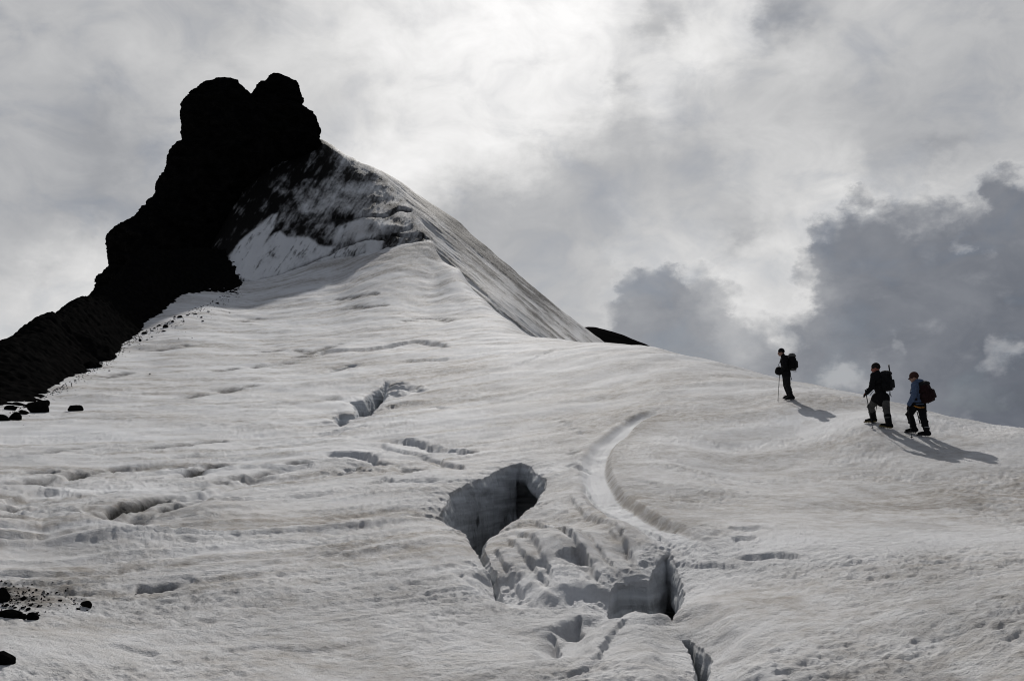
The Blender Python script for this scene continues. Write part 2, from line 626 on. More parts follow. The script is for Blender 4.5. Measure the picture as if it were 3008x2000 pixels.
# ------------------------------------------------------------------ snowfield surface
# columns of the glacier surface: picture column -> (picture row, distance)
COLS = {
    -150: [(700, 8.5), (600, 12), (530, 16), (470, 26), (430, 36), (408, 46), (402, 60), (410, 80), (430, 110)],
    0: [(690, 8.5), (600, 12), (530, 17), (470, 26), (430, 38), (400, 50), (376, 66), (368, 84), (374, 110), (390, 140)],
    60: [(400, 50), (371, 67), (352, 83), (346, 100), (352, 125)],
    130: [(680, 9), (600, 12), (530, 17), (470, 26), (430, 38), (400, 50), (370, 68), (345, 90), (320, 113), (302, 132), (290, 150)],
    250: [(680, 9), (600, 12), (530, 17), (470, 26), (430, 38), (400, 50), (370, 67), (345, 88), (320, 110), (300, 128), (282, 143), (266, 160)],
    340: [(680, 9), (600, 12), (530, 17), (470, 25.5), (430, 37), (400, 49), (370, 65), (345, 84), (320, 104), (300, 120), (275, 136), (252, 150), (235, 165)],
    434: [(680, 8.8), (600, 11.8), (530, 16.5), (470, 25), (430, 35), (400, 45), (370, 59), (337, 84), (305, 111), (275, 129), (250, 141), (241, 147), (245, 156), (262, 172)],
    460: [(337, 82), (305, 108), (276, 126), (270, 131), (276, 138), (300, 150)],
    486: [(337, 80), (310, 104), (301, 113), (304, 121), (325, 134)],
    512: [(345, 72), (330, 88), (322, 97), (324, 105), (342, 118)],
    545: [(680, 8.5), (600, 11.5), (530, 16), (470, 24), (430, 33), (400, 42), (370, 53), (346, 68), (338, 79), (341, 88), (360, 104), (400, 130)],
    600: [(400, 40), (370, 49), (350, 59), (342, 68), (345, 76), (362, 90), (400, 112)],
    650: [(680, 8.2), (600, 11), (530, 15), (470, 22), (430, 30), (400, 37.5), (370, 47), (352, 55), (347, 61), (350, 68), (370, 82)],
    740: [(470, 23.5), (430, 30), (400, 35.5), (376, 43), (367, 50), (370, 57), (390, 68)],
    800: [(680, 8), (600, 10.5), (530, 14.8), (470, 23.3), (430, 29.6), (399, 34), (387, 38), (381, 43), (384, 49), (404, 60)],
    876: [(530, 15), (470, 23.2), (440, 26.4), (424, 28), (405, 33), (398.5, 37), (401, 42), (422, 52)],
    925: [(680, 7.8), (600, 10), (530, 15), (480, 22), (450, 25.5), (435, 27.3), (418, 30), (410.5, 33.5), (413, 38), (435, 48)],
    1024: [(680, 7.5), (600, 9.6), (530, 15.2), (480, 21.8), (455, 25), (437, 27), (429, 29.2), (432, 33), (455, 42)],
    1180: [(700, 7), (600, 9.2), (530, 14), (490, 19), (470, 22.3), (463, 24.5), (466, 28), (495, 35)],
}
ZBASE = CAMZ - 1.95


def qcoord(x, y):
    r = np.hypot(x, y)
    q = np.log(np.maximum(r, .5)) + 1.2
    return np.stack([x / r * q, y / r * q], -1)


ctrl = []
for u, col in COLS.items():
    for v, r in col:
        ctrl.append(P(u, v, r))
for az, lst in ((-62, [(6, -1.9), (15, -1.0), (40, 2.5), (100, 8), (240, 4)]), (-110, [(6, -2.0), (20, -2), (70, -5), (240, -40)]),
                (180, [(6, -2.3), (20, -5), (70, -22), (240, -80)]), (110, [(6, -2.2), (20, -5), (70, -25), (240, -85)]),
                (62, [(6, -1.9), (12, -1.5), (20, -2.2), (40, -9), (100, -35), (240, -85)]),
                (0, [(3, -1.95), (240, 4)]), (25, [(3, -1.95), (110, -25), (240, -75)]), (-25, [(3, -1.95), (200, 8)]), (8, [(240, -30)]), (-35, [(200, -12)])):
    for r, z in lst:
        a = math.radians(az)
        ctrl.append(np.array([r * math.sin(a), r * math.cos(a), CAMZ + z]))
ctrl = np.array(ctrl)
_r = np.hypot(ctrl[:, 0], ctrl[:, 1])
tps_snow = TPS(qcoord(ctrl[:, 0], ctrl[:, 1]), (ctrl[:, 2] - ZBASE) / _r, 1e-5)


def base_z(x, y):
    return tps_snow(qcoord(x, y)) * np.hypot(x, y) + ZBASE


def C4(p): return [((1200 + a * .5102) / 2.9375, (1200 + b * .5102) / 2.9375) for a, b in p]
def C5(p): return [((900 + a * .3188) / 2.9375, (950 + b * .3188) / 2.9375) for a, b in p]
def C6(p): return [((a * .4464) / 2.9375, (1300 + b * .4464) / 2.9375) for a, b in p]
def C7(p): return [((1000 + a * .4464) / 2.9375, (500 + b * .4464) / 2.9375) for a, b in p]


def ground_line(pts, sub=4, straight=False):
    """picture polyline laid on the snow; curved through its points unless straight"""
    p = np.array(pts, float)
    if straight or len(p) < 3:
        q = np.concatenate([p[:-1, None] + (p[1:] - p[:-1])[:, None] * np.linspace(0, 1, sub, endpoint=False)[None, :, None]]).reshape(-1, 2)
    else:
        e = np.concatenate([p[:1] * 2 - p[1:2], p, p[-1:] * 2 - p[-2:-1]])
        t = np.linspace(0, 1, sub, endpoint=False)[None, :, None]
        a, b, c, d = e[:-3, None], e[1:-2, None], e[2:-1, None], e[3:, None]
        q = .5 * (2 * b + (c - a) * t + (2 * a - 5 * b + 4 * c - d) * t ** 2 + (3 * b - a - 3 * c + d) * t ** 3)
        q = q.reshape(-1, 2)
    return np.array([on_snow(u, v) for u, v in q] + [on_snow(*pts[-1])])


# the grid: fan of rays from the viewpoint, dense where the picture looks
th = np.concatenate([np.radians(np.linspace(-180, -46, 60)), np.radians(np.linspace(-45, -31, 90)), np.radians(np.linspace(-30.95, 30.95, 1250)),
                     np.radians(np.linspace(31, 45, 90)), np.radians(np.linspace(46, 180, 60))])
rr = [1.0]
while rr[-1] < 240:
    r = rr[-1]
    if r < 6.5:
        s = .25
    elif r < 55:
        s = .0095 * (r / 7) ** 1.52 * 2.3
    else:
        s = .52
    if r > 165:
        s = 4.0
    rr.append(r + s)
rr = np.array(rr)
TH, RR = np.meshgrid(th, rr)
GX, GY = RR * np.sin(TH), RR * np.cos(TH)
GZ = base_z(GX, GY)
GZ0 = GZ.copy()


def ray_hit(u, v, grid):
    d = pdir(u, v)
    h = math.hypot(d[0], d[1])
    a = math.atan2(d[0], d[1])
    j = int(np.clip(np.searchsorted(th, a) - 1, 0, len(th) - 2))
    t = (a - th[j]) / (th[j + 1] - th[j])
    g = CAMZ + d[2] / h * rr - (grid[:, j] * (1 - t) + grid[:, j + 1] * t)
    g[(rr < 4.5) | (rr > 185)] = 9.0
    k = int(np.argmax(g < 0)) if (g < 0).any() else int(np.argmin(np.abs(g)))
    if k == 0:
        r = rr[0]
    else:
        t = min(max(g[k - 1] / (g[k - 1] - g[k]), 0), 1) if g[k - 1] != g[k] else 0
        r = rr[k - 1] + t * (rr[k] - rr[k - 1])
    return np.array([d[0] / h * r, d[1] / h * r])


def on_snow(u, v):
    """first hit of a picture ray with the smooth snow surface -> x, y"""
    return ray_hit(u, v, GZ0)


def on_real(u, v):
    """the same with the finished, rough surface"""
    return ray_hit(u, v, GZF)


FRONT = (np.abs(TH) < math.radians(32)) & (RR < 170)
dirt_shade = np.zeros_like(GZ)  # real dirt, plus the painted sun and shade of the groove
black = np.zeros_like(GZ)
wall = np.zeros_like(GZ)
res = np.maximum(.012 * RR / 10, .01)


def band(lam):
    """fade a wavelength out where the grid cannot carry it"""
    return sstep(1.0, 2.2, lam / (RR * .0022 + .01))


# rolling relief of the old snow
relief = .10 * fbm2(GX / 7.0, GY / 7.0, 2, 3) + .05 * fbm2(GX / 2.3, GY / 2.6, 2, 9)
# streaked layers on the left half, running across the slope
ux, uy = math.cos(math.radians(36)), math.sin(math.radians(36))
al, ac = GX * ux + GY * uy, -GX * uy + GY * ux
leftw = sstep(3, -4, GX - GY * .02) * sstep(8, 16, RR)
st = fbm2(al / 9, ac / .9, 3, 21)
relief += leftw * sstep(90, 30, RR) * (.04 * (.7 - np.abs(st)) + .025 * fbm2(al / 5, ac / .45, 3, 25))
farw = sstep(40, 70, RR)
relief += farw * (.05 * fbm2(GX / 9, GY / 7.0, 3, 31))
# small broken terraces: gentle backs, short dark fronts
def terraces(wgt, per, wob, amp, seed, alen):
    mk = wgt > 0
    a_, c_ = al[mk], ac[mk]
    ph = c_ / per + wob * fbm2(a_ / alen, c_ / (per * 3.5), 3, seed)
    f = ph - np.floor(ph)
    A = np.maximum(fbm2(a_ / (alen * .5), c_ / (per * 1.6), 3, seed + 4) + .05, 0)
    relief[mk] += wgt[mk] * amp * A * (sstep(0, .16, f) - f)


terraces(leftw * sstep(75, 45, RR), .95, 1.1, .13, 26, 20)
terraces(leftw * sstep(40, 22, RR), .42, 1.0, .11, 36, 9)
terraces(sstep(30, 45, RR) * sstep(150, 120, RR) * sstep(6, -6, GX - .02 * GY), 3.4, 1.2, .10, 46, 22)
# sun cups
rough_patch = .40 + .95 * sstep(-.25, .45, fbm2(GX / 3.5, GY / 3.5, 2, 41))
for lam, amp, sd_ in ((.62, .013, 51), (.30, .022, 52), (.15, .025, 53), (.075, .015, 54)):
    bw = band(lam)
    mk = bw > 0
    x_, y_ = GX[mk], GY[mk]
    wx = x_ + .25 * lam * perlin2(x_ / lam / 1.7, y_ / lam / 1.7, sd_ + 20)
    n = perlin2(wx / lam, y_ / (lam * .8), sd_)
    relief[mk] += bw[mk] * amp * rough_patch[mk] * ((1 - np.abs(n)) * .9 + n * .35 - .62)
for lam, amp, sd_ in ((1.3, .05, 61), (2.6, .07, 62)):
    relief += band(lam) * sstep(14, 40, RR) * amp * .7 * perlin2(GX / lam / 1.2, GY / lam, sd_)
SM = np.ones_like(GZ)   # keeps fine relief off carved walls
GZ = GZ + relief

# dirt: broad warm staining with streaks
d0 = fbm2(GX / 9, GY / 5, 4, 71)
dirt_shade += .42 + .42 * d0 + .16 * fbm2(GX / 1.6, GY / 1.3, 3, 73)
dirt_shade += leftw * (-.16 + .55 * sstep(.05, .6, fbm2(al / 14, ac / 1.1, 4, 77)))
dirt_shade += sstep(60, 20, RR) * .22 * sstep(-4, 5, GX)
dirt_shade += farw * -.10 + farw * .30 * sstep(.05, .5, fbm2(GX / 18, GY / 3.0, 4, 79))

idx_front = np.where(FRONT.any(1))[0]


def local(pts, pad):
    x0, y0 = pts.min(0) - pad
    x1, y1 = pts.max(0) + pad
    m = (GX > x0) & (GX < x1) & (GY > y0) & (GY < y1)
    return m


def scarp(pts, h, L_, w=.06, jag=.10, dirt_amt=.0, taper=.12, seed=0, both=False):
    """a broken step: the surface on the near side of the line is sunk by h and recovers over L_"""
    line = ground_line(pts)
    m = local(line, L_ * 3 + .3)
    if not m.any():
        return
    x, y = GX[m], GY[m]
    jx = x + jag * 1.5 * fbm2(x / (jag * 9), y / (jag * 9), 2, 90 + seed)
    jy = y + jag * 1.5 * fbm2(x / (jag * 9), y / (jag * 9), 2, 95 + seed)
    d, s, t = seg_dist(jx, jy, line)
    d = d * np.where(s > 0, 1, -1) if not both else d
    hh = h * (sstep(0, taper, t) * sstep(1, 1 - taper, t)) * np.maximum(.95 + .5 * fbm2(x / (L_ * 3) + seed, y / (L_ * 3), 2, 97), .4)
    hh = np.maximum(hh, 0)
    w = max(w, L_ * .28)
    f = np.where(d > 0, np.exp(-d / L_) * sstep(0, w, d), 0)
    GZ[m] -= hh * f
    # rim stands slightly proud
    GZ[m] += .18 * hh * np.exp(-(np.minimum(d, 0) / (L_ * .5)) ** 2) * (d < 0) * sstep(0, -w * 2, d)
    dirt_shade[m] += dirt_amt * f


def dents(pts, n, rad, h, seed=0, jit=.3):
    """a trail of separate hollows"""
    line = ground_line(pts)
    seg = np.hypot(*(line[1:] - line[:-1]).T)
    cum = np.concatenate([[0], np.cumsum(seg)])
    rg = np.random.default_rng(seed + 400)
    for k in range(n):
        s = (k + .5 + rg.uniform(-.3, .3)) / n * cum[-1]
        cx, cy = np.interp(s, cum, line[:, 0]), np.interp(s, cum, line[:, 1])
        cx += rg.normal() * rad * jit
        cy += rg.normal() * rad * jit
        R_ = rad * rg.uniform(.6, 1.3)
        m = (np.abs(GX - cx) < R_ * 2.2) & (np.abs(GY - cy) < R_ * 2.2)
        if not m.any():
            continue
        ex, ey = (GX[m] - cx) / (R_ * 1.25), (GY[m] - cy) / R_
        q = np.hypot(ex, ey) * (1 + .25 * perlin2(GX[m] / R_ * 1.5, GY[m] / R_ * 1.5, k))
        GZ[m] -= h * rg.uniform(.6, 1.2) * (1 - sstep(.25, 1.0, q)) - .12 * h * np.exp(-((q - 1.1) / .25) ** 2)


def hole_eval(x, y, hp):
    poly, depth, w, jag, seed, wallc = hp
    jx = x + jag * fbm2(x / (jag * 8), y / (jag * 8), 2, 110 + seed)
    jy = y + jag * fbm2(x / (jag * 8), y / (jag * 8), 2, 115 + seed)
    d, s_, t = seg_dist(jx, jy, poly)
    ins = in_poly(jx, jy, poly[:-1])
    t = np.clip(d / w, 0, 1)
    f = np.where(ins, .22 * t + .78 * t ** 3, 0)
    dz = depth * f * (1 + .12 * perlin2(x * 1.3, y * 1.3, 120 + seed))
    return dz, np.where(ins, sstep(0, w * .2, d), 0) * wallc, np.where(ins, d, -d)


HOLES = []
CUT = np.zeros_like(GZ)
NEAR = np.zeros(GZ.shape, bool)


def hole(pts, depth, w=.10, jag=.05, seed=0, wallc=1.0, lip=.10):
    """an opening with near-vertical ice walls"""
    poly = ground_line(pts + [pts[0]], 3, True)
    hp = (poly, depth, w, jag, seed, wallc)
    HOLES.append(hp)
    m = local(poly, .8)
    dz, wl, sd_ = hole_eval(GX[m], GY[m], hp)
    CUT[m] += dz
    GZ[m] -= lip * np.where(sd_ < 0, np.exp(sd_ / (lip * 2.2)), 1.0)      # rounded rim
    wall[m] = np.maximum(wall[m], wl)
    cell = RR[m] * .009 + .03
    NEAR[m] |= (sd_ > -cell * 1.6) & (sd_ < w + cell * 1.6)


# shading steps and cracks on the left and middle
scarp(C6([(0, 290), (270, 250), (400, 225), (570, 185), (800, 150), (1050, 125)]), 0.158, .55, jag=.05, dirt_amt=.3, seed=1)
scarp(C6([(940, 235), (1100, 205), (1300, 175), (1480, 138)]), 0.137, .5, jag=.05, seed=2)
scarp(C6([(-60, 420), (100, 372), (250, 335), (420, 325)]), 0.179, .6, jag=.05, seed=3)
scarp(C6([(-60, 500), (150, 450), (260, 425)]), 0.137, .5, jag=.05, seed=4)
scarp(C6([(470, 585), (620, 540), (900, 440), (1100, 380), (1300, 330), (1500, 250), (1700, 195), (1900, 135), (2050, 115), (2190, 130)]), 0.210, .8, jag=.05, seed=5)
scarp(C6([(620, 585), (860, 530), (1000, 480), (1260, 405)]), 0.116, .4, jag=.05, dirt_amt=.3, seed=6)
scarp(C6([(-60, 590), (100, 545), (260, 500)]), 0.158, .5, jag=.05, dirt_amt=.3, seed=7)
scarp(C6([(1280, 230), (1420, 200)]), 0.132, .4, jag=.05, seed=8)
scarp(C6([(1480, 230), (1700, 210), (1900, 215), (2050, 180)]), 0.095, .6, jag=.05, dirt_amt=.2, seed=9)
scarp(C6([(1300, 520), (1700, 430), (2100, 330), (2400, 300)]), 0.052, .6, jag=.05, seed=10)
scarp(C6([(1500, 880), (1800, 800), (2240, 740)]), 0.052, .5, jag=.05, seed=11)
scarp(C6([(200, 980), (700, 985), (900, 970), (1100, 945)]), .08, .5, dirt_amt=.5, seed=12)
scarp(C6([(560, 1360), (700, 1330), (950, 1370), (1150, 1400)]), .03, .25, seed=13)
scarp(C6([(1380, 1470), (1700, 1350), (2100, 1370), (2300, 1330)]), .03, .25, seed=14)
scarp(C5([(-300, 330), (20, 290), (150, 240), (400, 235), (580, 225), (950, 155), (1150, 165), (1370, 220)]), .42, 1.2, w=.15, jag=.25, dirt_amt=.5, seed=15)
scarp(C5([(800, 350), (980, 325), (1250, 318), (1370, 322)]), .35, .8, w=.12, jag=.2, dirt_amt=.3, seed=16)
scarp(C5([(130, 1200), (330, 1195), (530, 1195), (610, 1235), (720, 1290), (930, 1290)]), .36, .5, seed=17)
scarp(C5([(750, 1060), (900, 1070), (1040, 1080), (1250, 1135), (1420, 1150), (1600, 1180)]), .26, .5, seed=18)
scarp(C5([(700, 1080), (1000, 1180), (1210, 1240), (1290, 1290), (1420, 1320), (1520, 1370)]), .20, .4, dirt_amt=.25, seed=19)
scarp(C5([(480, 1385), (600, 1355), (680, 1360)]), .18, .3, seed=20)
scarp(C5([(840, 1360), (960, 1360), (1100, 1375)]), .25, .35, seed=21)
scarp(C5([(560, 1450), (700, 1430), (900, 1470), (1260, 1460)]), .14, .35, seed=22)
scarp(C7([(1060, 1290), (1200, 1260), (1400, 1170), (1560, 1160)]), .10, .7, seed=23)
scarp(C4([(1300, 395), (1390, 410), (1460, 420)]), .05, .2, seed=24)
scarp(C4([(1480, 820), (1600, 850), (1800, 860), (1960, 855)]), .06, .25, seed=25)
scarp(C4([(1880, 745), (2000, 735)]), .06, .2, seed=26)
scarp([(728, 553), (760, 549), (790, 551), (800, 556)], .09, .25, seed=27)
scarp([(735, 530), (765, 528)], .05, .2, seed=28)
dents(C5([(780, 560), (860, 590), (960, 600), (1040, 600)]), 7, .5, .40, 1, .6)
dents(C5([(760, 640), (860, 650), (960, 620)]), 5, .5, .38, 2, .6)
dents(C5([(800, 1060), (1000, 1080), (1300, 1140), (1590, 1185)]), 13, .17, .14, 3)
dents(C5([(750, 770), (860, 745), (940, 730)]), 5, .28, .16, 4)
dents(C5([(1120, 770), (1280, 775)]), 5, .25, .10, 5)
dents(C5([(300, 1010), (400, 975), (490, 955)]), 5, .30, .18, 6)
dents(C5([(120, 1040), (280, 1020)]), 4, .25, .12, 7)
dents(C4([(760, 40), (860, 60), (940, 110), (990, 150), (960, 200), (935, 280)]), 12, .16, .10, 8)
dents(C4([(940, 330), (1000, 360), (980, 380)]), 5, .16, .14, 9)
# thin dark cracks along the layering
def crack(pts, w, depth, tint, seed=0):
    line = ground_line(pts)
    m = local(line, 1.0)
    x, y = GX[m], GY[m]
    d, s_, t = seg_dist(x + .10 * fbm2(x / .8, y / .8, 2, 150 + seed), y + .10 * fbm2(x / .8, y / .8, 2, 155 + seed), line)
    w = np.maximum(w, np.hypot(x, y) * .0072)
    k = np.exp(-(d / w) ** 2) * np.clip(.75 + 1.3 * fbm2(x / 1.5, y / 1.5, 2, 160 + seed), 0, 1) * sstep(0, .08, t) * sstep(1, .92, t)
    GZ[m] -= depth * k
    black[m] += tint * k  # colour blackened along the crack line


for k, pl in enumerate(([(0, 292), (140, 272), (270, 248), (400, 222), (570, 184)], [(570, 184), (700, 166), (860, 145), (1060, 124)], [(180, 205), (380, 185)], [(940, 232), (1100, 203), (1300, 174), (1480, 136)],
                        [(1180, 160), (1240, 158)], [(620, 590), (860, 528), (1000, 478), (1260, 404), (1500, 380)], [(480, 575), (640, 520), (860, 450), (1100, 372)], [(-40, 460), (200, 420), (500, 370), (760, 330)],
                        [(700, 480), (1000, 400), (1250, 310), (1480, 240)], [(1500, 250), (1700, 192), (1900, 132), (2050, 112), (2190, 128)], [(-40, 120), (300, 60), (700, 10)], [(900, 50), (1200, 20), (1500, -20)],
                        [(900, 972), (1000, 966), (1100, 945), (1250, 920)], [(-40, 960), (120, 962), (260, 950)])):
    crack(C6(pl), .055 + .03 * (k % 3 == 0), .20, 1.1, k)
# hair cracks on the upper snow
for k, pl in enumerate(([(330, 300), (355, 297), (381, 293)], [(340, 308), (366, 306), (390, 303)], [(300, 355), (330, 346), (345, 342)], [(255, 352), (290, 349), (312, 352)], [(210, 372), (250, 366), (300, 362)],
                        [(240, 322), (262, 317)], [(150, 350), (190, 344)], [(400, 322), (430, 318), (455, 321)], [(170, 400), (215, 391), (260, 384)], [(90, 380), (130, 370)], [(300, 402), (340, 398)])):
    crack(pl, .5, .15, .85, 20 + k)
# scattered pits
rg = np.random.default_rng(11)
for k in range(16):
    u0, v0 = rg.uniform(60, 440), rg.uniform(545, 678)
    p = on_snow(u0, v0)
    dents([(u0 - 2, v0), (u0 + 2, v0)], 1, rg.uniform(.025, .06), rg.uniform(.012, .035), 500 + k)
for k in range(0):
    u0, v0 = rg.uniform(640, 1020), rg.uniform(500, 678)
    dents([(u0 - 2, v0), (u0 + 2, v0)], 1, rg.uniform(.02, .05), rg.uniform(.010, .022), 700 + k)

# light crest on the left, a soft whale back
line = ground_line(C6([(-100, 640), (150, 575), (300, 530), (400, 525), (470, 580), (560, 625), (700, 645), (1000, 640), (1500, 640)]))
m = local(line, 3)
d, s, t = seg_dist(GX[m], GY[m], line)
sd = d * s
GZ[m] += (.22 * np.exp(-(np.maximum(sd, 0) / .9) ** 2) * (sd > 0) + .22 * np.exp(-(np.minimum(sd, 0) / .35) ** 2) * (sd <= 0)) * sstep(1, .7, t)
dirt_shade[m] -= .3 * np.exp(-(sd / .5) ** 2)

# the curved groove; sunlit floor and shaded, dirty outer bank painted into the colour
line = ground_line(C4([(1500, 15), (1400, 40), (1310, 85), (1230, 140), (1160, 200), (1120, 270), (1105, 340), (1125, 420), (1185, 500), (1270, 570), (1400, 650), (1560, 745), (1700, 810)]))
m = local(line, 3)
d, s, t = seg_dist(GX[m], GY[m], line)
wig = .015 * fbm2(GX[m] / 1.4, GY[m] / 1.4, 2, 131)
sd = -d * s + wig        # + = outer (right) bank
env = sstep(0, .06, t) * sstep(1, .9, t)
prof = -.11 * sstep(-.50, -.20, sd) * sstep(.30, .10, sd) + .06 * sstep(.08, .26, sd) * np.exp(-np.maximum(sd - .26, 0) / .45) + .06 * np.exp(-((sd + .58) / .18) ** 2)
GZ[m] += env * prof
dirt_shade[m] += env * (-.9 * sstep(-.50, -.28, sd) * sstep(.14, .04, sd) + .50 * sstep(.04, .16, sd) * np.exp(-np.maximum(sd - .16, 0) / .35))
# the furrowed hump between the two openings
c = on_snow(*C4([(880, 790)])[0])
mm = (np.abs(GX - c[0]) < 3) & (np.abs(GY - c[1]) < 4.5)
hx_, hy_ = GX[mm] - c[0], GY[mm] - c[1]
GZ[mm] += .20 * np.exp(-(hx_ / .75) ** 2 - (hy_ / 1.3) ** 2)

# ribs on the ice block between the openings
for k, pl in enumerate(([(560, 740), (640, 830), (740, 900), (800, 950), (840, 1010)], [(620, 710), (710, 790), (800, 890), (850, 970)],
                        [(700, 600), (760, 640), (840, 700), (960, 800), (1060, 880), (1140, 960)], [(1020, 420), (1090, 520), (1200, 590), (1400, 680), (1560, 790)],
                        [(940, 480), (1010, 590), (1100, 640), (1250, 760), (1330, 880)], [(840, 640), (1000, 740), (1140, 830), (1220, 900)],
                        [(1150, 700), (1280, 800), (1330, 860)], [(500, 800), (560, 880), (640, 960), (700, 1010)])):
    scarp(C4(pl), (.11, .11, .13, .11, .08, .07, .06, .08)[k], .18, w=.05, jag=.025, dirt_amt=.25, seed=30 + k)
scarp(C4([(960, 830), (1000, 835), (1060, 880)]), .22, .25, w=.03, jag=.03, seed=40)
scarp(C4([(920, 1170), (960, 1150), (1000, 1160), (1015, 1240)]), .14, .2, w=.03, jag=.03, seed=41)
scarp(C4([(840, 1230), (870, 1300), (880, 1400)]), .10, .15, w=.03, jag=.03, seed=42)
scarp(C4([(1050, 1440), (1130, 1280), (1200, 1190), (1260, 1140)]), .07, .2, w=.03, jag=.03, seed=43)
scarp(C4([(850, 1540), (960, 1490), (1050, 1450)]), .06, .15, w=.03, jag=.03, seed=44)

# the sunken channel that links the openings and runs on to the lower edge
for pl, wd, dp in (([(480, 900), (560, 1010), (700, 1060), (860, 1060), (1000, 1010), (1120, 1020), (1200, 1080)], .30, .13),
                   ([(1440, 1090), (1540, 1130), (1600, 1220), (1650, 1330), (1690, 1450), (1720, 1580), (1760, 1720)], .38, .12),
                   ([(860, 1420), (900, 1310), (960, 1220), (1040, 1180), (1160, 1150)], .22, .10), ([(700, 560), (900, 640), (1080, 760), (1260, 880)], .28, .07)):
    line = ground_line(C4(pl))
    m = local(line, 1.5)
    d, s_, t = seg_dist(GX[m], GY[m], line)
    dn = d / (wd * (1 + .35 * fbm2(GX[m] / .5, GY[m] / .5, 2, 171)))
    GZ[m] -= dp * (1 - sstep(.25, 1.5, dn)) * sstep(0, .12, t) * (1 if pl[-1][1] > 1600 else sstep(1, .88, t))
# openings
HOLE_A = C4([(165, 600), (200, 545), (240, 485), (320, 440), (410, 405), (500, 355), (590, 318), (650, 305), (700, 325), (750, 375), (800, 405), (790, 440), (760, 470), (745, 510), (715, 530), (690, 545), (640, 575), (580, 610), (530, 660), (490, 710), (450, 745), (440, 790), (456, 830), (474, 865), (506, 895), (534, 945), (560, 1000), (522, 1004), (492, 962), (476, 922), (428, 872), (398, 828), (368, 792), (343, 742), (325, 690), (270, 660), (220, 640)])
hole(HOLE_A, 3.6, w=.30, jag=.022, seed=1)
HOLE_B = C4([(1150, 965), (1190, 930), (1270, 910), (1380, 905), (1410, 850), (1470, 800), (1500, 788), (1534, 815), (1552, 865), (1580, 915), (1592, 970), (1568, 1045), (1520, 1105), (1490, 1090), (1440, 1090), (1390, 1100), (1340, 1080), (1290, 1085), (1240, 1100), (1210, 1125), (1170, 1135), (1140, 1100), (1120, 1070), (1140, 1030)])
hole(HOLE_B, 2.8, w=.22, jag=.02, seed=2)
HOLE_C = C4([(1565, 1180), (1600, 1230), (1625, 1290), (1640, 1370), (1645, 1480), (1670, 1570), (1690, 1700), (1790, 1700), (1740, 1568), (1722, 1500), (1725, 1440), (1740, 1370), (1752, 1300), (1690, 1235), (1620, 1185)])
hole(HOLE_C, 2.2, w=.12, jag=.016, seed=3, lip=.08)
HOLE_D = C5([(390, 715), (520, 690), (535, 655), (600, 610), (690, 570), (705, 545), (720, 530), (770, 540), (755, 600), (745, 660), (725, 690), (700, 720), (660, 760), (610, 810), (620, 840), (530, 850), (440, 890), (400, 890), (380, 920), (310, 935), (265, 915), (235, 850), (300, 820), (430, 820), (450, 790), (430, 740)])
hole(HOLE_D, 3.0, w=.55, jag=.05, seed=4)
HOLE_E = C5([(340, 1330), (420, 1290), (500, 1280), (505, 1300), (465, 1360), (400, 1375), (300, 1400), (270, 1390)])
hole(HOLE_E, .8, w=.25, jag=.08, seed=5, wallc=.4)
hole(C5([(120, 440), (240, 402), (380, 375), (490, 365), (430, 400), (300, 430), (150, 460)]), .5, w=.5, jag=.2, seed=6, wallc=.3)

# stained and gravelly patches
def stain(u, v, ru, rv, amt, target):
    c = on_snow(u, v)
    c2 = on_snow(u + ru, v)
    c3 = on_snow(u, v - rv)
    rx, ry = abs(c2[0] - c[0]) + .05, abs(c3[1] - c[1]) + .05
    m = (np.abs(GX - c[0]) < rx * 3) & (np.abs(GY - c[1]) < ry * 3)
    q = ((GX[m] - c[0]) / rx) ** 2 + ((GY[m] - c[1]) / ry) ** 2
    n = 1 + .9 * fbm2(GX[m] / (rx * .35), GY[m] / (ry * .35), 4, 140)
    target[m] += amt * np.exp(-q) * np.maximum(n, 0)


for a in ((45, 590, 45, 14, .7), (90, 575, 50, 12, .35), (120, 510, 40, 8, .4), (30, 604, 28, 5, .8), (230, 583, 50, 6, .25), (430, 560, 30, 12, .15),
          (470, 245, 24, 12, .45), (400, 250, 60, 10, .35), (330, 262, 50, 6, .2), (640, 540, 30, 12, .15), (640, 600, 40, 20, -.1),
          (780, 600, 40, 40, .15), (860, 660, 60, 25, .15), (940, 560, 60, 40, .1), (640, 395, 60, 14, .15), (300, 520, 60, 10, .25), (420, 360, 60, 6, .3), (250, 356, 70, 4, .35),
          (540, 330, 40, 6, -.5), (500, 350, 45, 6, -.5), (350, 400, 60, 8, -.25), (500, 312, 20, 4, -.7), (470, 290, 20, 3, -.5), (790, 420, 40, 12, -.35), (220, 600, 100, 20, -.1), (720, 425, 60, 8, -.2)):
    stain(*a, dirt_shade)
stain(425, 250, 30, 8, .30, black)
stain(455, 258, 18, 6, .22, black)
stain(380, 262, 40, 4, .14, black)
stain(20, 603, 22, 5, .8, black)
stain(-5, 597, 10, 8, .9, black)
stain(60, 585, 25, 4, .25, black)
GZF = GZ - CUT


def snow_z(x, y):
    """height of the finished snow (bilinear in the fan grid)"""
    r, a = math.hypot(x, y), math.atan2(x, y)
    i = int(np.clip(np.searchsorted(rr, r) - 1, 0, len(rr) - 2))
    j = int(np.clip(np.searchsorted(th, a) - 1, 0, len(th) - 2))
    fi, fj = (r - rr[i]) / (rr[i + 1] - rr[i]), (a - th[j]) / (th[j + 1] - th[j])
    z = GZF[i:i + 2, j:j + 2]
    return float((z[0, 0] * (1 - fj) + z[0, 1] * fj) * (1 - fi) + (z[1, 0] * (1 - fj) + z[1, 1] * fj) * fi)


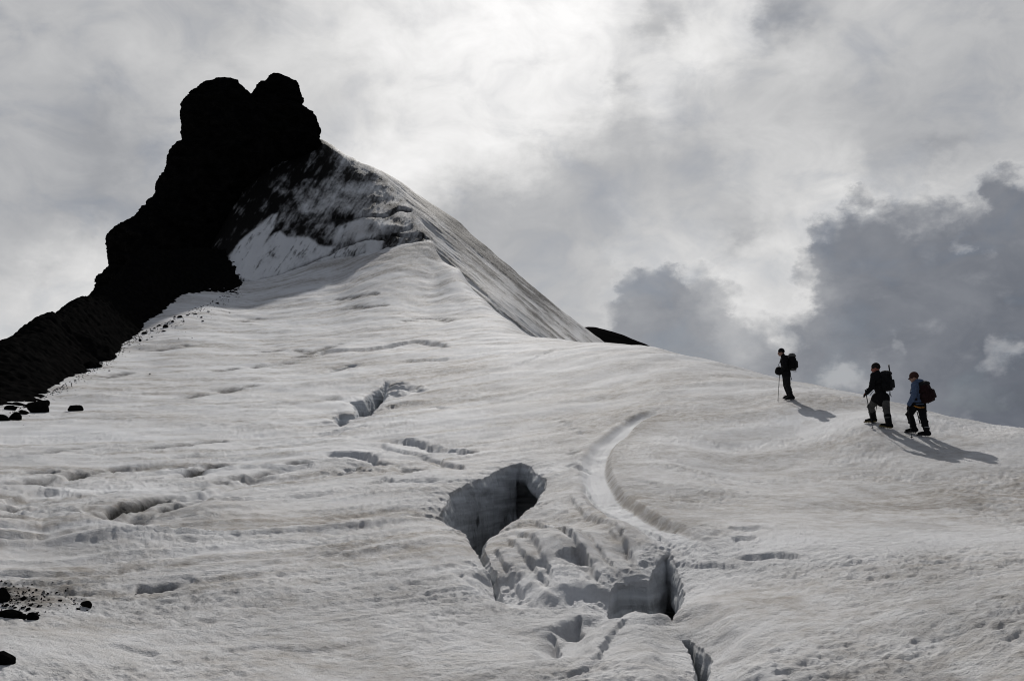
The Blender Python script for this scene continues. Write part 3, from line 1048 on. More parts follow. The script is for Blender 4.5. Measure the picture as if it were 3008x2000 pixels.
def refine(X, Y, Z, attrs, K=5):
    """split the cells of steep ice walls so that the walls can carry relief"""
    n, m = X.shape
    need = (NEAR[:-1, :-1] | NEAR[1:, :-1] | NEAR[:-1, 1:] | NEAR[1:, 1:]) & FRONT[:-1, :-1]
    co = np.stack([X, Y, Z - CUT], -1)
    pre = np.stack([X, Y, Z], -1).reshape(-1, 3)
    i = np.arange(n * m).reshape(n, m)
    a, b, c, e = i[:-1, :-1], i[:-1, 1:], i[1:, 1:], i[1:, :-1]
    keep = ~need
    q0 = np.stack([a[keep], b[keep], c[keep], e[keep]], -1)
    ci, cj = np.where(need)
    t = np.linspace(0, 1, K + 1)
    S, T = np.meshgrid(t, t, indexing='ij')
    w = np.stack([(1 - S) * (1 - T), (1 - S) * T, S * T, S * (1 - T)], -1).reshape(-1, 4)
    flat = co.reshape(-1, 3)
    corners = np.stack([pre[a[ci, cj]], pre[b[ci, cj]], pre[c[ci, cj]], pre[e[ci, cj]]], 1)
    sub = np.einsum('kw,nwc->nkc', w, corners)
    pp = sub.reshape(-1, 3)
    at2 = []
    for A in attrs:
        f = A.reshape(-1)
        cc = np.stack([f[a[ci, cj]], f[b[ci, cj]], f[c[ci, cj]], f[e[ci, cj]]], 1)
        at2.append(np.concatenate([f, (cc @ w.T).reshape(-1)]))
    # merge shared corner points by rounding
    key = np.round(pp * 20000).astype(np.int64)
    uq, inv = np.unique(key, axis=0, return_inverse=True)
    inv = inv.reshape(-1)
    firsts = np.full(len(uq), -1)
    firsts[inv[::-1]] = np.arange(len(inv))[::-1]
    up = pp[firsts]
    wl = np.zeros(len(up))
    cutz = np.zeros(len(up))
    for hp in HOLES:
        lo, hi = hp[0].min(0) - .5, hp[0].max(0) + .5
        mk = (up[:, 0] > lo[0]) & (up[:, 0] < hi[0]) & (up[:, 1] > lo[1]) & (up[:, 1] < hi[1])
        dz, w_, _ = hole_eval(up[mk, 0], up[mk, 1], hp)
        up[mk, 2] -= dz
        cutz[mk] += dz
        wl[mk] = np.maximum(wl[mk], w_)
    # relief on the walls: ledges and flutes (points on outer cell borders may gap: cells around are refined too)
    base = n * m
    kk = np.arange((K + 1) * (K + 1)).reshape(K + 1, K + 1)
    qa = np.stack([kk[:-1, :-1], kk[:-1, 1:], kk[1:, 1:], kk[1:, :-1]], -1).reshape(-1, 4)
    q1 = inv.reshape(len(ci), -1)[:, qa].reshape(-1, 4) + base
    na = base
    at3 = []
    for A in at2:
        at3.append(np.concatenate([A[:na], A[na:][firsts]]))
    at3[2][na:] = wl
    # distance from the border of the refined area: count cell neighbours
    border = np.zeros(len(up), bool)
    nn = np.pad(need, 1)
    full = nn[:-2, 1:-1] & nn[2:, 1:-1] & nn[1:-1, :-2] & nn[1:-1, 2:] & nn[:-2, :-2] & nn[2:, 2:] & nn[:-2, 2:] & nn[2:, :-2]
    inner = full[ci, cj]
    bm = inv.reshape(len(ci), -1)[~inner].reshape(-1)
    # only the rim points of non-inner cells stay put
    edge = np.zeros((K + 1, K + 1), bool)
    edge[0, :] = edge[-1, :] = edge[:, 0] = edge[:, -1] = True
    bm = inv.reshape(len(ci), -1)[~inner][:, edge.reshape(-1)].reshape(-1)
    border[bm] = True
    pw = up * np.array([1.0, 1.0, 2.2])
    dxy = np.stack([fbm3(pw * 1.5, 2, 5), fbm3(pw * 1.5 + 31.7, 2, 6)], -1)
    lay = perlin2(up[:, 2] * 5.5 + .3 * up[:, 0], up[:, 0] * .4 + up[:, 1] * .4, 8)[:, None]
    sc = .045
    up[:, :2] += np.where(border[:, None], 0, sc * sstep(0, .6, wl)[:, None] * (dxy + .8 * lay * np.array([[0, -1.0]])))
    # the far walls are hollowed out under their rims
    orig = pp[firsts]
    for hp, (vx, vy), (s0, s1), amt_ in ((HOLES[0], (.55, .83), (.42, 1.1), 1.7), (HOLES[1], (.92, .4), (.35, 1.0), 1.1), (HOLES[3], (.5, .87), (.7, 1.6), 1.5)):
        lo, hi = hp[0].min(0) - .3, hp[0].max(0) + .3
        mk = (orig[:, 0] > lo[0]) & (orig[:, 0] < hi[0]) & (orig[:, 1] > lo[1]) & (orig[:, 1] < hi[1]) & ~border & (cutz > s0 * .5)
        x_, y_ = orig[mk, 0], orig[mk, 1]
        ee = .04
        gx = hole_eval(x_ + ee, y_, hp)[2] - hole_eval(x_ - ee, y_, hp)[2]
        gy = hole_eval(x_, y_ + ee, hp)[2] - hole_eval(x_, y_ - ee, hp)[2]
        gl = np.hypot(gx, gy) + 1e-6
        ox, oy = -gx / gl, -gy / gl
        g = amt_ * sstep(.0, .7, ox * vx + oy * vy) * sstep(s0, s1, cutz[mk])
        up[mk, 0] += g * ox
        up[mk, 1] += g * oy
    allco = np.concatenate([flat, up])
    return allco, np.concatenate([q0, q1]), at3


co, quads, (a_d, a_b, a_w) = refine(GX, GY, GZ, (np.clip(dirt_shade, 0, 1.1), np.clip(black, 0, 1), wall))
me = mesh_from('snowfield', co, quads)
attr(me, 'dirt_shade', a_d)
attr(me, 'black', a_b)
attr(me, 'wall', a_w)
snowfield = add('snowfield', me, M_SNOW, kind='structure')
print('snow tris', len(quads) * 2)

# ------------------------------------------------------------------ distant ground and hill
def project(x, y, z):
    """picture position of world points"""
    zz = z - CAMZ
    dep = y * CP + zz * SP
    up = -y * SP + zz * CP
    return W / 2 + F * x / dep, H / 2 - F * up / dep


a = np.radians(np.linspace(0, 360, 97)[:-1])
R_ = np.array([0.0, 60, 200, 400, 900, 2000, 4500, 9000])
A_, RR_ = np.meshgrid(a, R_)
me = grid_mesh('ground', RR_ * np.sin(A_), RR_ * np.cos(A_), -95 + 6 * fbm2(RR_ * np.sin(A_) / 400, RR_ * np.cos(A_) / 400, 3, 5), close=True)
M_FAR = rock_material('dark lava plain', scale=.02)
add('ground', me, M_FAR, kind='structure')

# far dark hill, right of the ice slope
hx, hy = np.meshgrid(np.linspace(-60, 150, 160), np.linspace(430, 640, 90))
top = np.interp(512 + hx / hy * F, [430, 520, 575, 589, 597, 621, 647, 652, 660, 700, 760], [340, 338, 333, 330.5, 331, 337.5, 347, 349.5, 355, 382, 460])
crest = (470 - top) / F * 1.0
hz = CAMZ + crest * 520 - .0022 * (hy - 520) ** 2 + .5 * fbm2(hx / 18, hy / 18, 4, 7)
me = grid_mesh('hill', hx, hy, np.maximum(hz, -96))
add('hill', me, M_FAR, kind='structure')


def sheet(cols, u0, u1, r0, r1, nu, nr, extra=()):
    pts, vals = [], []
    for u, col in cols.items():
        for v, r in col:
            p = P(u, v, r)
            pts.append((math.atan2(p[0], p[1]) * 3.0, math.log(r)))
            vals.append((p[2] - ZBASE) / r)
    t = TPS(np.array(pts), np.array(vals), 1e-6)
    tt = np.linspace(math.atan((u0 - 512) / F), math.atan((u1 - 512) / F), nu)
    rr2 = np.exp(np.linspace(math.log(r0), math.log(r1), nr))
    T, Rg = np.meshgrid(tt, rr2)
    Z = t(np.stack([T * 3.0, np.log(Rg)], -1)) * Rg + ZBASE
    return Rg * np.sin(T), Rg * np.cos(T), Z


# ------------------------------------------------------------------ ice slope under the peak
ICE = {
    200: [(310, 140), (300, 152), (282, 167), (262, 186), (262, 205)],
    230: [(285, 143), (257, 153), (232, 167), (205, 186), (206, 205)],
    260: [(277, 145), (242, 156), (198, 173), (156, 190), (160, 210)],
    304: [(263, 148), (232, 157), (186, 175), (144, 192), (152, 212)],
    321: [(259, 148.5), (222, 160), (178, 177), (140, 192), (146, 204), (178, 228)],
    345: [(250, 149), (216, 160), (180, 176), (154, 190), (157, 199), (192, 225)],
    373: [(241, 148), (211, 160), (184, 175), (167, 186.5), (169, 194), (207, 222)],
    400: [(240, 146), (218, 157), (194, 172), (181, 182), (183, 190), (222, 218)],
    434: [(280, 132), (247, 143), (220, 157), (209, 168), (204, 176), (208, 184), (250, 212)],
    460: [(312, 119), (280, 130), (247, 149), (228, 165), (222.5, 170), (227, 178), (272, 206)],
    486: [(345, 110), (307, 118), (277, 137), (251, 157), (246, 162), (250, 170), (300, 198)],
    512: [(365, 104), (327, 113), (296, 132), (273, 151), (268, 157), (272, 165), (325, 192)],
    545: [(390, 100), (348, 112), (321, 128), (301, 145), (296, 151), (300, 158), (355, 184)],
    586: [(405, 100), (363, 112), (342, 126), (331, 139), (327, 145), (332, 152), (385, 178)],
    606: [(415, 100), (378, 112), (355, 126), (346, 136), (342.5, 142), (348, 149), (400, 172)],
    650: [(455, 98), (415, 110), (395, 124), (384, 133), (381, 139), (388, 146), (440, 170)],
    720: [(520, 96), (490, 110), (470, 128), (462, 139), (470, 150), (520, 170)],
}
IX, IY, IZ = sheet(ICE, 205, 690, 100, 228, 620, 440)
U, V = project(IX, IY, IZ)


def C8(p): return np.array([((600 + a * .3189) / 2.9375, (400 + b * .3189) / 2.9375) for a, b in p])


def soft_poly(poly, soft):
    d, s, t = seg_dist(U, V, np.concatenate([poly, poly[:1]]))
    return np.where(in_poly(U, V, poly), sstep(-soft, soft, d), sstep(soft, -soft, d) * 0 + sstep(-soft, soft, -d))


# side of the ridge line: left = shaded face, right = long slope
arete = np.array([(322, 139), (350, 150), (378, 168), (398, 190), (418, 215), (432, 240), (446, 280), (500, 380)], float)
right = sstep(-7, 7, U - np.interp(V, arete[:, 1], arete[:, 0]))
c55, s55 = math.cos(math.radians(55)), math.sin(math.radians(55))
pf, af = U * s55 + V * c55, U * c55 - V * s55
pr, ar = -.635 * U + .77 * V, .77 * U + .635 * V
n_face = fbm2(pf / 9, af / 22, 6, 201, .66)
n_blot = fbm2(U / 22, V / 14, 5, 205, .6)
n_fine = fbm2(pf / 2.6, af / 30, 3, 209)
n_right = fbm2(pr / 5.5, ar / 90, 5, 213, .62)
n_rfine = fbm2(pr / 1.7, ar / 40, 3, 217)
APRON = C8([(250, 1240), (235, 1100), (330, 960), (450, 860), (520, 800), (620, 720), (680, 705), (640, 830), (570, 960), (540, 1010), (640, 900), (700, 870), (760, 930), (960, 930), (1060, 1000), (1200, 1010), (1130, 1090), (900, 1190), (700, 1280), (450, 1345), (330, 1320)])
LEDGE1 = C8([(1190, 930), (1250, 830), (1450, 765), (1700, 790), (1790, 830), (1640, 900), (1500, 955), (1200, 985)])
LEDGE2 = C8([(1030, 1150), (1250, 1050), (1500, 965), (1660, 960), (1620, 1060), (1700, 1130), (1400, 1170), (1100, 1165)])
STREAKS = C8([(740, 860), (800, 720), (900, 560), (1000, 450), (1250, 400), (1500, 480), (1680, 700), (1400, 720), (1150, 720), (900, 700)])
ROCKY = C8([(-400, -400), (1060, 20), (1000, 90), (800, 170), (760, 260), (600, 300), (420, 560), (360, 640), (470, 780), (300, 900), (220, 1080), (215, 1230), (340, 1330), (200, 1420), (-400, 1500)])
GREY = C8([(1120, 20), (1300, 60), (1700, 200), (2100, 480), (2200, 700), (1900, 900), (1700, 600), (1300, 250)])
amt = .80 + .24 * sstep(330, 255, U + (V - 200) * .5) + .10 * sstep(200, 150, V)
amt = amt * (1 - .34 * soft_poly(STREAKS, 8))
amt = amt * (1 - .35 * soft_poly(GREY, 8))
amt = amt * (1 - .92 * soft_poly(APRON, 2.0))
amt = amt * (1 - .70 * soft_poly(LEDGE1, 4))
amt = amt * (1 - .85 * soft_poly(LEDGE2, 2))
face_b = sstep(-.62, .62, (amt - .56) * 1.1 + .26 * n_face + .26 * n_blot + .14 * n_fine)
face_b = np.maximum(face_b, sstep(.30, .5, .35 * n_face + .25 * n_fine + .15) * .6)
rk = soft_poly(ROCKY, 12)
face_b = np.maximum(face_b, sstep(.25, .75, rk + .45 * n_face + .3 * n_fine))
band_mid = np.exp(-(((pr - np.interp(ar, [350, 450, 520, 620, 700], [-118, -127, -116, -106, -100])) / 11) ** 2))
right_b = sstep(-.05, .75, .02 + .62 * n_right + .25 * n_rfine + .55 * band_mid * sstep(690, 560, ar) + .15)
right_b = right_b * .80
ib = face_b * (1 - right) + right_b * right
# cracks along the foot of the face
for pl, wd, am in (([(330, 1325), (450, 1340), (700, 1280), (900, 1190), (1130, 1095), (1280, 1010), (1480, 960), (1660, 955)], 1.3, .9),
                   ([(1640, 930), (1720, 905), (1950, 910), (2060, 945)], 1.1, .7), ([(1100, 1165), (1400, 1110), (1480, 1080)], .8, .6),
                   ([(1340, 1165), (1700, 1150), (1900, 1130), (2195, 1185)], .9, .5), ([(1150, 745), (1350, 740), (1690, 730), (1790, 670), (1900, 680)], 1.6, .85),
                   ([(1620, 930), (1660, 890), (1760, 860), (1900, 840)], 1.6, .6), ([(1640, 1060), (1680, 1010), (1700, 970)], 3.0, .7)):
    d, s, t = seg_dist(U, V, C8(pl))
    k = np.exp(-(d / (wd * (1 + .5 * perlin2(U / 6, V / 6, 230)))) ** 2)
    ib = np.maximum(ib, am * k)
    IZ = IZ - .35 * k
# relief of the ice: runnels and ledges
IZ = IZ + (1 - right) * (.10 * n_face * sstep(.6, 0, right) + .18 * fbm2(IX / 5, IY / 7, 2, 241) * sstep(.5, 0, right)) + right * (.16 * n_right + .05 * n_rfine + .12 * fbm2(pr / 14, ar / 60, 2, 245))
d1 = soft_poly(LEDGE1, 5) * .9 + soft_poly(LEDGE2, 4) * .8
IZ = IZ + d1 * .5
me = grid_mesh('ice_slope', IX, IY, IZ)
attr(me, 'dirt_shade', np.clip((.22 + .3 * fbm2(U / 15, V / 15, 3, 251)) * (1 - .9 * soft_poly(APRON, 4)) + .25 * right, 0, 1))
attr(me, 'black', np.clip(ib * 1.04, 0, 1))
attr(me, 'wall', 0 * U + .0)
add('ice_slope', me, M_SNOW, kind='structure')

# ------------------------------------------------------------------ scree slope on the left
SCREE = {
    -150: [(470, 30), (440, 36), (395, 46), (380, 56), (400, 70)],
    -60: [(446, 36), (424, 42.5), (385, 50), (369, 58), (373, 64), (420, 80)],
    0: [(438, 37.5), (413, 45), (382, 53), (346, 61), (340.5, 65), (345, 72), (400, 90)],
    47: [(410, 47.5), (391, 54.2), (355, 65), (321, 75), (314.5, 79), (320, 86), (370, 105)],
    72: [(396, 55), (379, 62.5), (340, 76), (309, 88), (301.5, 93), (306, 100), (350, 122)],
    97: [(382, 64), (363, 72.5), (325, 88), (297, 101), (288.5, 107), (291, 114), (330, 140)],
    130: [(356, 83), (340, 94), (310, 108), (285, 118), (262, 128), (258, 138)],
    180: [(325, 112), (312, 119), (292, 128), (275, 135), (255, 145)],
    215: [(310, 123), (300, 130), (285, 137), (270, 145)],
    245: [(297, 133), (288, 140), (280, 146), (265, 153)],
    265: [(312, 128), (308, 137), (306, 146)],
    300: [(312, 118), (306, 130), (300, 142)],
}
SX, SY, SZ = sheet(SCREE, -190, 262, 36, 160, 560, 520)
rs_ = np.hypot(SX, SY)
SZ = SZ - 5 * sstep(105, 170, 512 + F * SX / SY) * sstep(98, 78, rs_)      # stays under the open snow
k = rs_ / 90
SZ = SZ + k * (.22 * (1 - np.abs(fbm2(SX / (1.7 * 1), SY / 1.7, 3, 301))) - .18) + k * .20 * fbm2(SX / .6, SY / .6, 2, 305) + k * .14 * fbm2(SX / 7, SY / 7, 2, 309)
# tongue of blocks running out on the snow
tc_ = on_snow(96, 357)
q = ((SX - tc_[0]) / 2.6) ** 2 + ((SY - tc_[1]) / 1.6) ** 2
SZ = SZ + .9 * np.exp(-q)
me = grid_mesh('scree_slope', SX, SY, SZ)
add('scree_slope', me, M_SCREE, kind='structure')

# ------------------------------------------------------------------ rock peak
OUTL = [(150, 1592), (160, 1520), (172, 1460), (180, 1445), (180, 1415), (220, 1385), (228, 1350), (258, 1335), (250, 1290), (252, 1250), (245, 1210), (248, 1150), (270, 1125), (320, 1095), (370, 1070), (400, 1045), (410, 1015), (440, 990), (480, 965), (485, 940), (530, 910), (543, 890), (543, 840), (560, 800), (585, 790), (597, 755), (597, 715), (613, 690), (615, 650), (635, 620), (670, 603), (705, 598), (700, 570), (700, 480), (705, 455), (697, 420), (700, 350), (710, 328), (745, 300), (765, 278), (790, 265), (800, 235), (840, 212), (950, 203), (1005, 193)]
NOTCH_A = [(1005, 193), (1050, 205), (1085, 225), (1105, 240), (1140, 268), (1165, 300), (1260, 420), (1330, 600), (1300, 760), (1200, 900), (1090, 1060), (1000, 1200), (985, 1345), (1062, 1412), (1050, 1450), (900, 1592)]
NOTCH_B = [(1260, 160), (1245, 180), (1220, 215), (1190, 230), (1150, 252), (1135, 275), (1000, 420), (900, 600), (880, 760), (900, 900)]
RIGHT_B = [(1290, 160), (1330, 168), (1370, 180), (1415, 210), (1430, 245), (1442, 280), (1432, 310), (1435, 345), (1460, 352), (1500, 367), (1530, 395), (1535, 430), (1547, 460), (1535, 490), (1540, 515), (1558, 548), (1540, 600), (1480, 680), (1400, 760), (1300, 900)]


def C1(p): return np.array([((200 + a / 2.091) / 2.9375, (150 + b / 2.091) / 2.9375) for a, b in p])


def crag(left, right_, rc, ncol, seed, thick, amp=.5):
    """rock body with the outline left(v)..right(v), given real thickness at distance rc"""
    l, r = C1(left), C1(right_)
    l = l[np.argsort(l[:, 1], kind='stable')]
    r = r[np.argsort(r[:, 1], kind='stable')]
    v0, v1 = max(l[0, 1], r[0, 1]), min(l[-1, 1], r[-1, 1])
    vs = np.linspace(v0, v1, int((v1 - v0) * 1.6))
    ul, ur = np.interp(vs, l[:, 1], l[:, 0]), np.interp(vs, r[:, 1], r[:, 0])
    ph = np.linspace(0, 2 * np.pi, ncol, endpoint=False)
    Xs, Ys, Zs = [], [], []
    for v, a_, b_ in zip(vs, ul, ur):
        pa, pb = P(a_, v, rc), P(b_, v, rc)
        cx, cy = (pa + pb)[:2] / 2
        hw = np.hypot(*(pb - pa)[:2]) / 2
        ax = (pb - pa)[:2] / (2 * hw + 1e-9)
        ay = np.array([-ax[1], ax[0]])
        ca, sa = np.cos(ph), np.sin(ph)
        ex = np.sign(ca) * np.abs(ca) ** .75
        ey = np.sign(sa) * np.abs(sa) ** .75
        dp = thick(v, hw)
        Xs.append(cx + ax[0] * ex * hw + ay[0] * ey * dp)
        Ys.append(cy + ax[1] * ex * hw + ay[1] * ey * dp)
        Zs.append(np.full(ncol, pa[2]))
    X, Y, Z = np.array(Xs), np.array(Ys), np.array(Zs)
    cx, cy = X.mean(1, keepdims=True), Y.mean(1, keepdims=True)
    p3 = np.stack([X, Y, Z * 1.4], -1)
    n = (1 - np.abs(fbm3(p3 / 5.0, 4, seed))) - .55
    n2 = fbm3(p3 / 1.6, 3, seed + 9)
    dx, dy = X - cx, Y - cy
    dl = np.hypot(dx, dy) + 1e-6
    side = np.abs(dx) / dl
    front = sstep(.95, .6, side)
    f = .16 * (.5 - np.abs(fbm3(p3 / .9, 2, seed + 15))) + amp * n2 * .25 + .42 * perlin3(np.floor(p3 / np.array([2.6, 2.6, 2.2]) + .35 * n2[..., None]) * .618 + .3, seed + 21) + .22 * perlin3(np.floor(p3 / 1.1 + .3 * n2[..., None]) * .618 + .1, seed + 23) + n * (.06 + 2.0 * front)
    X, Y = X + dx / dl * f, Y + dy / dl * f
    Z = Z + .06 * n2
    # close the top
    capx, capy, capz = [X], [Y], [Z]
    X = np.concatenate([np.tile(cx[:1], (1, ncol)), (X[:1] + cx[:1]) / 2, X])
    Y = np.concatenate([np.tile(cy[:1], (1, ncol)), (Y[:1] + cy[:1]) / 2, Y])
    top_z = Z[:1].max()
    Z = np.concatenate([np.full((1, ncol), Z[:1].mean() + .1), Z[:1] * .5 + (Z[:1].mean() + .05) * .5, Z])
    return X, Y, Z


def merge_grids(name, grids):
    cos, qs, off = [], [], 0
    for X, Y, Z in grids:
        n, m = X.shape
        i = np.arange(n * m).reshape(n, m) + off
        qs.append(np.stack([i[:-1, :], np.roll(i, -1, 1)[:-1, :], np.roll(i, -1, 1)[1:, :], i[1:, :]], -1).reshape(-1, 4))
        cos.append(np.stack([X, Y, Z], -1).reshape(-1, 3))
        off += n * m
    return mesh_from(name, np.concatenate(cos), np.concatenate(qs))


gA = crag(OUTL, NOTCH_A, 188, 150, 3, lambda v, hw: hw * .62 + 2)
gB = crag(NOTCH_B, RIGHT_B, 192, 110, 13, lambda v, hw: hw * .8 + 1.5)
me = merge_grids('rock_peak', [gA, gB])
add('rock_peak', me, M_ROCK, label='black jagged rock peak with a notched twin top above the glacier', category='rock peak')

# ------------------------------------------------------------------ boulders and stones
def boulder_mesh(name, w, h, seed, sub=3, d=None):
    bm = bmesh.new()
    bmesh.ops.create_icosphere(bm, subdivisions=sub, radius=1.0)
    co = np.array([v.co[:] for v in bm.verts])
    rg = np.random.default_rng(seed)
    # facets: clip by random planes
    for k in range(9):
        n = rg.normal(size=3)
        n /= np.linalg.norm(n)
        lim = rg.uniform(.55, .85)
        dd = co @ n
        co = co - np.maximum(dd - lim, 0)[:, None] * n * .92
    co = co * (1 + .10 * fbm3(co * 2.2 + seed * 3.1, 3, seed % 40)[:, None])
    mn, mx = co.min(0), co.max(0)
    co = (co - (mn + mx) / 2) / (mx - mn) * np.array([w, d or w * .8, h])
    for v, c in zip(bm.verts, co):
        v.co = c
    me = bpy.data.meshes.new(name)
    bm.to_mesh(me)
    bm.free()
    return me


def mesh_z(Xg, Yg, Zg, x, y):
    k = np.argmin((Xg - x) ** 2 + (Yg - y) ** 2)
    return float(Zg.flat[k])


def boulder(u, v, wpx, hpx, seed, label=None, group=None, name='boulder', sub=3, cat='boulder'):
    """rock whose foot rests at a picture point of the snow"""
    p = on_real(u, v)
    r = math.hypot(*p)
    w, h = wpx * r / F, hpx * r / F
    sink = .22
    me = boulder_mesh(name, w, h * (1 + sink), seed, sub)
    o = add(name, me, M_STONE, label=label, category=cat)
    if group:
        o['group'] = group
    zz = min(snow_z(p[0] + a * w * .35, p[1] + b * w * .3) for a in (-1, 0, 1) for b in (-1, 0, 1))
    o.location = (p[0], p[1], max(zz, snow_z(*p) - .25 * h) + h * (1 + sink) / 2 - h * sink)
    o.rotation_euler = (0, 0, (seed * 1.7) % 6.28 if wpx < 8 else ((seed * .37) % .6) - .3)
    return o


def c2(a, b): return (a * .3827 / 2.9375, (700 + b * .3827) / 2.9375)
def c6(a, b): return (a * .4464 / 2.9375, (1300 + b * .4464) / 2.9375)


BIG = [
    (c2(292, 1330), 150, 92, .1303, 'largest black boulder on the snow below the scree'),
    (c2(350, 1282), 52, 45, .1303, 'small black boulder leaning behind the largest boulder'),
    (c2(118, 1392), 82, 62, .1303, 'pointed black boulder left of the largest boulder on the snow'),
    (c2(182, 1345), 66, 34, .1303, 'low black rock between the largest boulder and the pointed one'),
    (c2(580, 1322), 106, 48, .1303, 'lone flat-topped black boulder on open snow right of the scree'),
    (c2(25, 1395), 95, 48, .1303, 'flat black boulder on the snow at the left picture edge'),
    (c2(80, 1312), 80, 36, .1303, 'low black rock at the foot of the scree near the left edge'),
    (c2(745, 985), 70, 36, .1303, 'black block at the tip of the scree tongue on the snow'),
    (c2(690, 990), 90, 55, .1303, 'tall black block on the scree tongue just behind its tip'),
    (c2(1075, 788), 26, 22, .1303, 'round black stone standing alone in front of the scree edge'),
    (c2(1272, 682), 38, 26, .1303, 'wide black stone halfway up the scree edge on the snow'),
    (c2(1256, 712), 32, 12, .1303, 'thin flat black stone lying below the scree edge'),
    (c6(8, 1040), 90, 85, .1520, 'upright black rock at the left edge above the dark gravel patch'),
    (c6(155, 1022), 42, 22, .1520, 'small rounded black stone above the dark gravel patch'),
    (c6(55, 1138), 135, 55, .1520, 'long low black rock in the dark gravel patch at left'),
    (c6(135, 1152), 90, 40, .1520, 'middle black rock of the row in the dark gravel patch'),
    (c6(216, 1160), 66, 50, .1520, 'blocky black rock at the right end of the gravel patch row'),
    (c6(566, 1072), 70, 44, .1520, 'tilted black stone alone on the snow right of the gravel patch'),
    (c6(515, 1092), 32, 13, .1520, 'little flat black stone next to the tilted stone'),
    (c6(8, 1452), 140, 78, .1520, 'large black rock cut off by the left edge in the foreground'),
    (c6(395, 1036), 24, 11, .1520, 'small flat black stone between gravel patch and tilted stone'),
]
for k, ((u, v), w, h, s, lab) in enumerate(BIG):
    boulder(u, v, w * s, h * s, 1000 + k * 7, lab)
SMALL = [(1325, 640, 24, 17), (945, 774, 20, 14), (990, 772, 15, 9), (775, 829, 14, 9), (1545, 607, 20, 14), (1557, 635, 22, 10), (1410, 637, 15, 12), (1165, 755, 15, 10),
         (1130, 776, 16, 8), (765, 907, 15, 8), (838, 1014, 18, 7), (1150, 1040, 13, 9), (885, 905, 8, 6), (1372, 768, 10, 6), (1475, 763, 8, 6), (1765, 569, 9, 7), (795, 828, 10, 7),
         (1070, 808, 9, 5), (1070, 845, 10, 5), (1110, 730, 40, 20), (1060, 722, 26, 14), (1010, 730, 30, 16), (930, 750, 26, 10), (890, 762, 24, 12), (1185, 690, 22, 10), (1225, 668, 30, 12),
         (1380, 605, 40, 20), (1440, 590, 26, 10), (1500, 580, 30, 9), (1340, 602, 20, 12), (1160, 708, 18, 8), (1600, 560, 22, 8), (1665, 500, 30, 14), (730, 826, 20, 7), (660, 1025, 16, 8), (610, 1035, 22, 10)]
ONES = 'first second third fourth fifth sixth seventh eighth ninth tenth eleventh twelfth thirteenth fourteenth fifteenth sixteenth seventeenth eighteenth nineteenth'.split()
TENS = {2: ('twentieth', 'twenty'), 3: ('thirtieth', 'thirty')}


def nth(i):
    """ordinal word, i from 0"""
    n = i + 1
    if n < 20:
        return ONES[n - 1]
    return TENS[n // 10][0] if n % 10 == 0 else TENS[n // 10][1] + '-' + ONES[n % 10 - 1]


def shape_word(w, h): return 'flat' if h < w * .48 else ('rounded' if h > w * .7 else 'low')


for k, (a_, b_, w, h) in enumerate(sorted(SMALL)):
    u, v = c2(a_, b_)
    boulder(u, v, w * .1303, h * .1303, 2000 + k * 5, shape_word(w, h) + ' small black stone, ' + nth(k) + ' from the left along the scree edge', 'stones along the scree edge', 'stone', 2, 'stone')
rg = np.random.default_rng(23)
PATCH = [(40, 1070, 30, 18), (100, 1085, 22, 12), (185, 1095, 30, 20), (250, 1075, 20, 9), (270, 1070, 16, 8), (320, 1032, 16, 7), (490, 1032, 18, 5), (575, 1100, 12, 7), (200, 1065, 24, 10), (150, 1080, 26, 10), (240, 1130, 22, 18)]
for k, (a_, b_, w, h) in enumerate(sorted(PATCH)):
    u, v = c6(a_, b_)
    boulder(u, v, w * .152, h * .152, 3000 + k * 5, shape_word(w, h) + ' small black stone, ' + nth(k) + ' from the left around the gravel patch', 'stones of the gravel patch', 'stone', 2, 'stone')

# grit strewn along the scree edge and in the gravel patch
tri_co, tri_f = [], []
base_t = np.array([[1, 0, -.4], [-.5, .85, -.4], [-.5, -.85, -.4], [.1, .1, .9], [.5, .6, .3], [-.6, 0, .4]])
edge = [(10, 412), (47, 393), (75, 378), (100, 362), (112, 352), (130, 338), (150, 329), (180, 315), (215, 300), (238, 288)]
for k in range(900):
    if k < 650:
        t = rg.uniform(0, len(edge) - 1.001)
        i = int(t)
        u = edge[i][0] + (edge[i + 1][0] - edge[i][0]) * (t - i)
        v = edge[i][1] + (edge[i + 1][1] - edge[i][1]) * (t - i)
        q = rg.exponential(4.5)
        u, v = u + q * .5 + rg.normal(), v + q * .8
        s = rg.uniform(.5, 1.0) * np.exp(-q * .05)
    else:
        u, v = abs(rg.normal(0, 38)) - 8, rg.normal(598, 7)
        s = rg.uniform(.5, 1.2)
    p = on_real(u, v)
    r = math.hypot(*p)
    S = s * r / F * 1.1
    an = rg.uniform(0, 6.28)
    ca, sa = math.cos(an), math.sin(an)
    b_ = base_t * S * rg.uniform(.7, 1.3, 3)
    x, y = b_[:, 0] * ca - b_[:, 1] * sa + p[0], b_[:, 0] * sa + b_[:, 1] * ca + p[1]
    z = b_[:, 2] * .8 + snow_z(*p) + .15 * S
    o_ = len(tri_co) * 6
    tri_co.append(np.stack([x, y, z], -1))
    tri_f += [(o_, o_ + 1, o_ + 4), (o_, o_ + 4, o_ + 3), (o_ + 1, o_ + 5, o_ + 3), (o_ + 1, o_ + 3, o_ + 4), (o_ + 1, o_ + 2, o_ + 5), (o_ + 2, o_, o_ + 3), (o_ + 2, o_ + 3, o_ + 5), (o_, o_ + 2, o_ + 1)]
me = bpy.data.meshes.new('gravel')
me.from_pydata(np.concatenate(tri_co).tolist(), [], tri_f)
add('gravel', me, M_STONE, kind='stuff', label='black grit strewn over the snow along the scree and in the gravel patch', category='gravel')

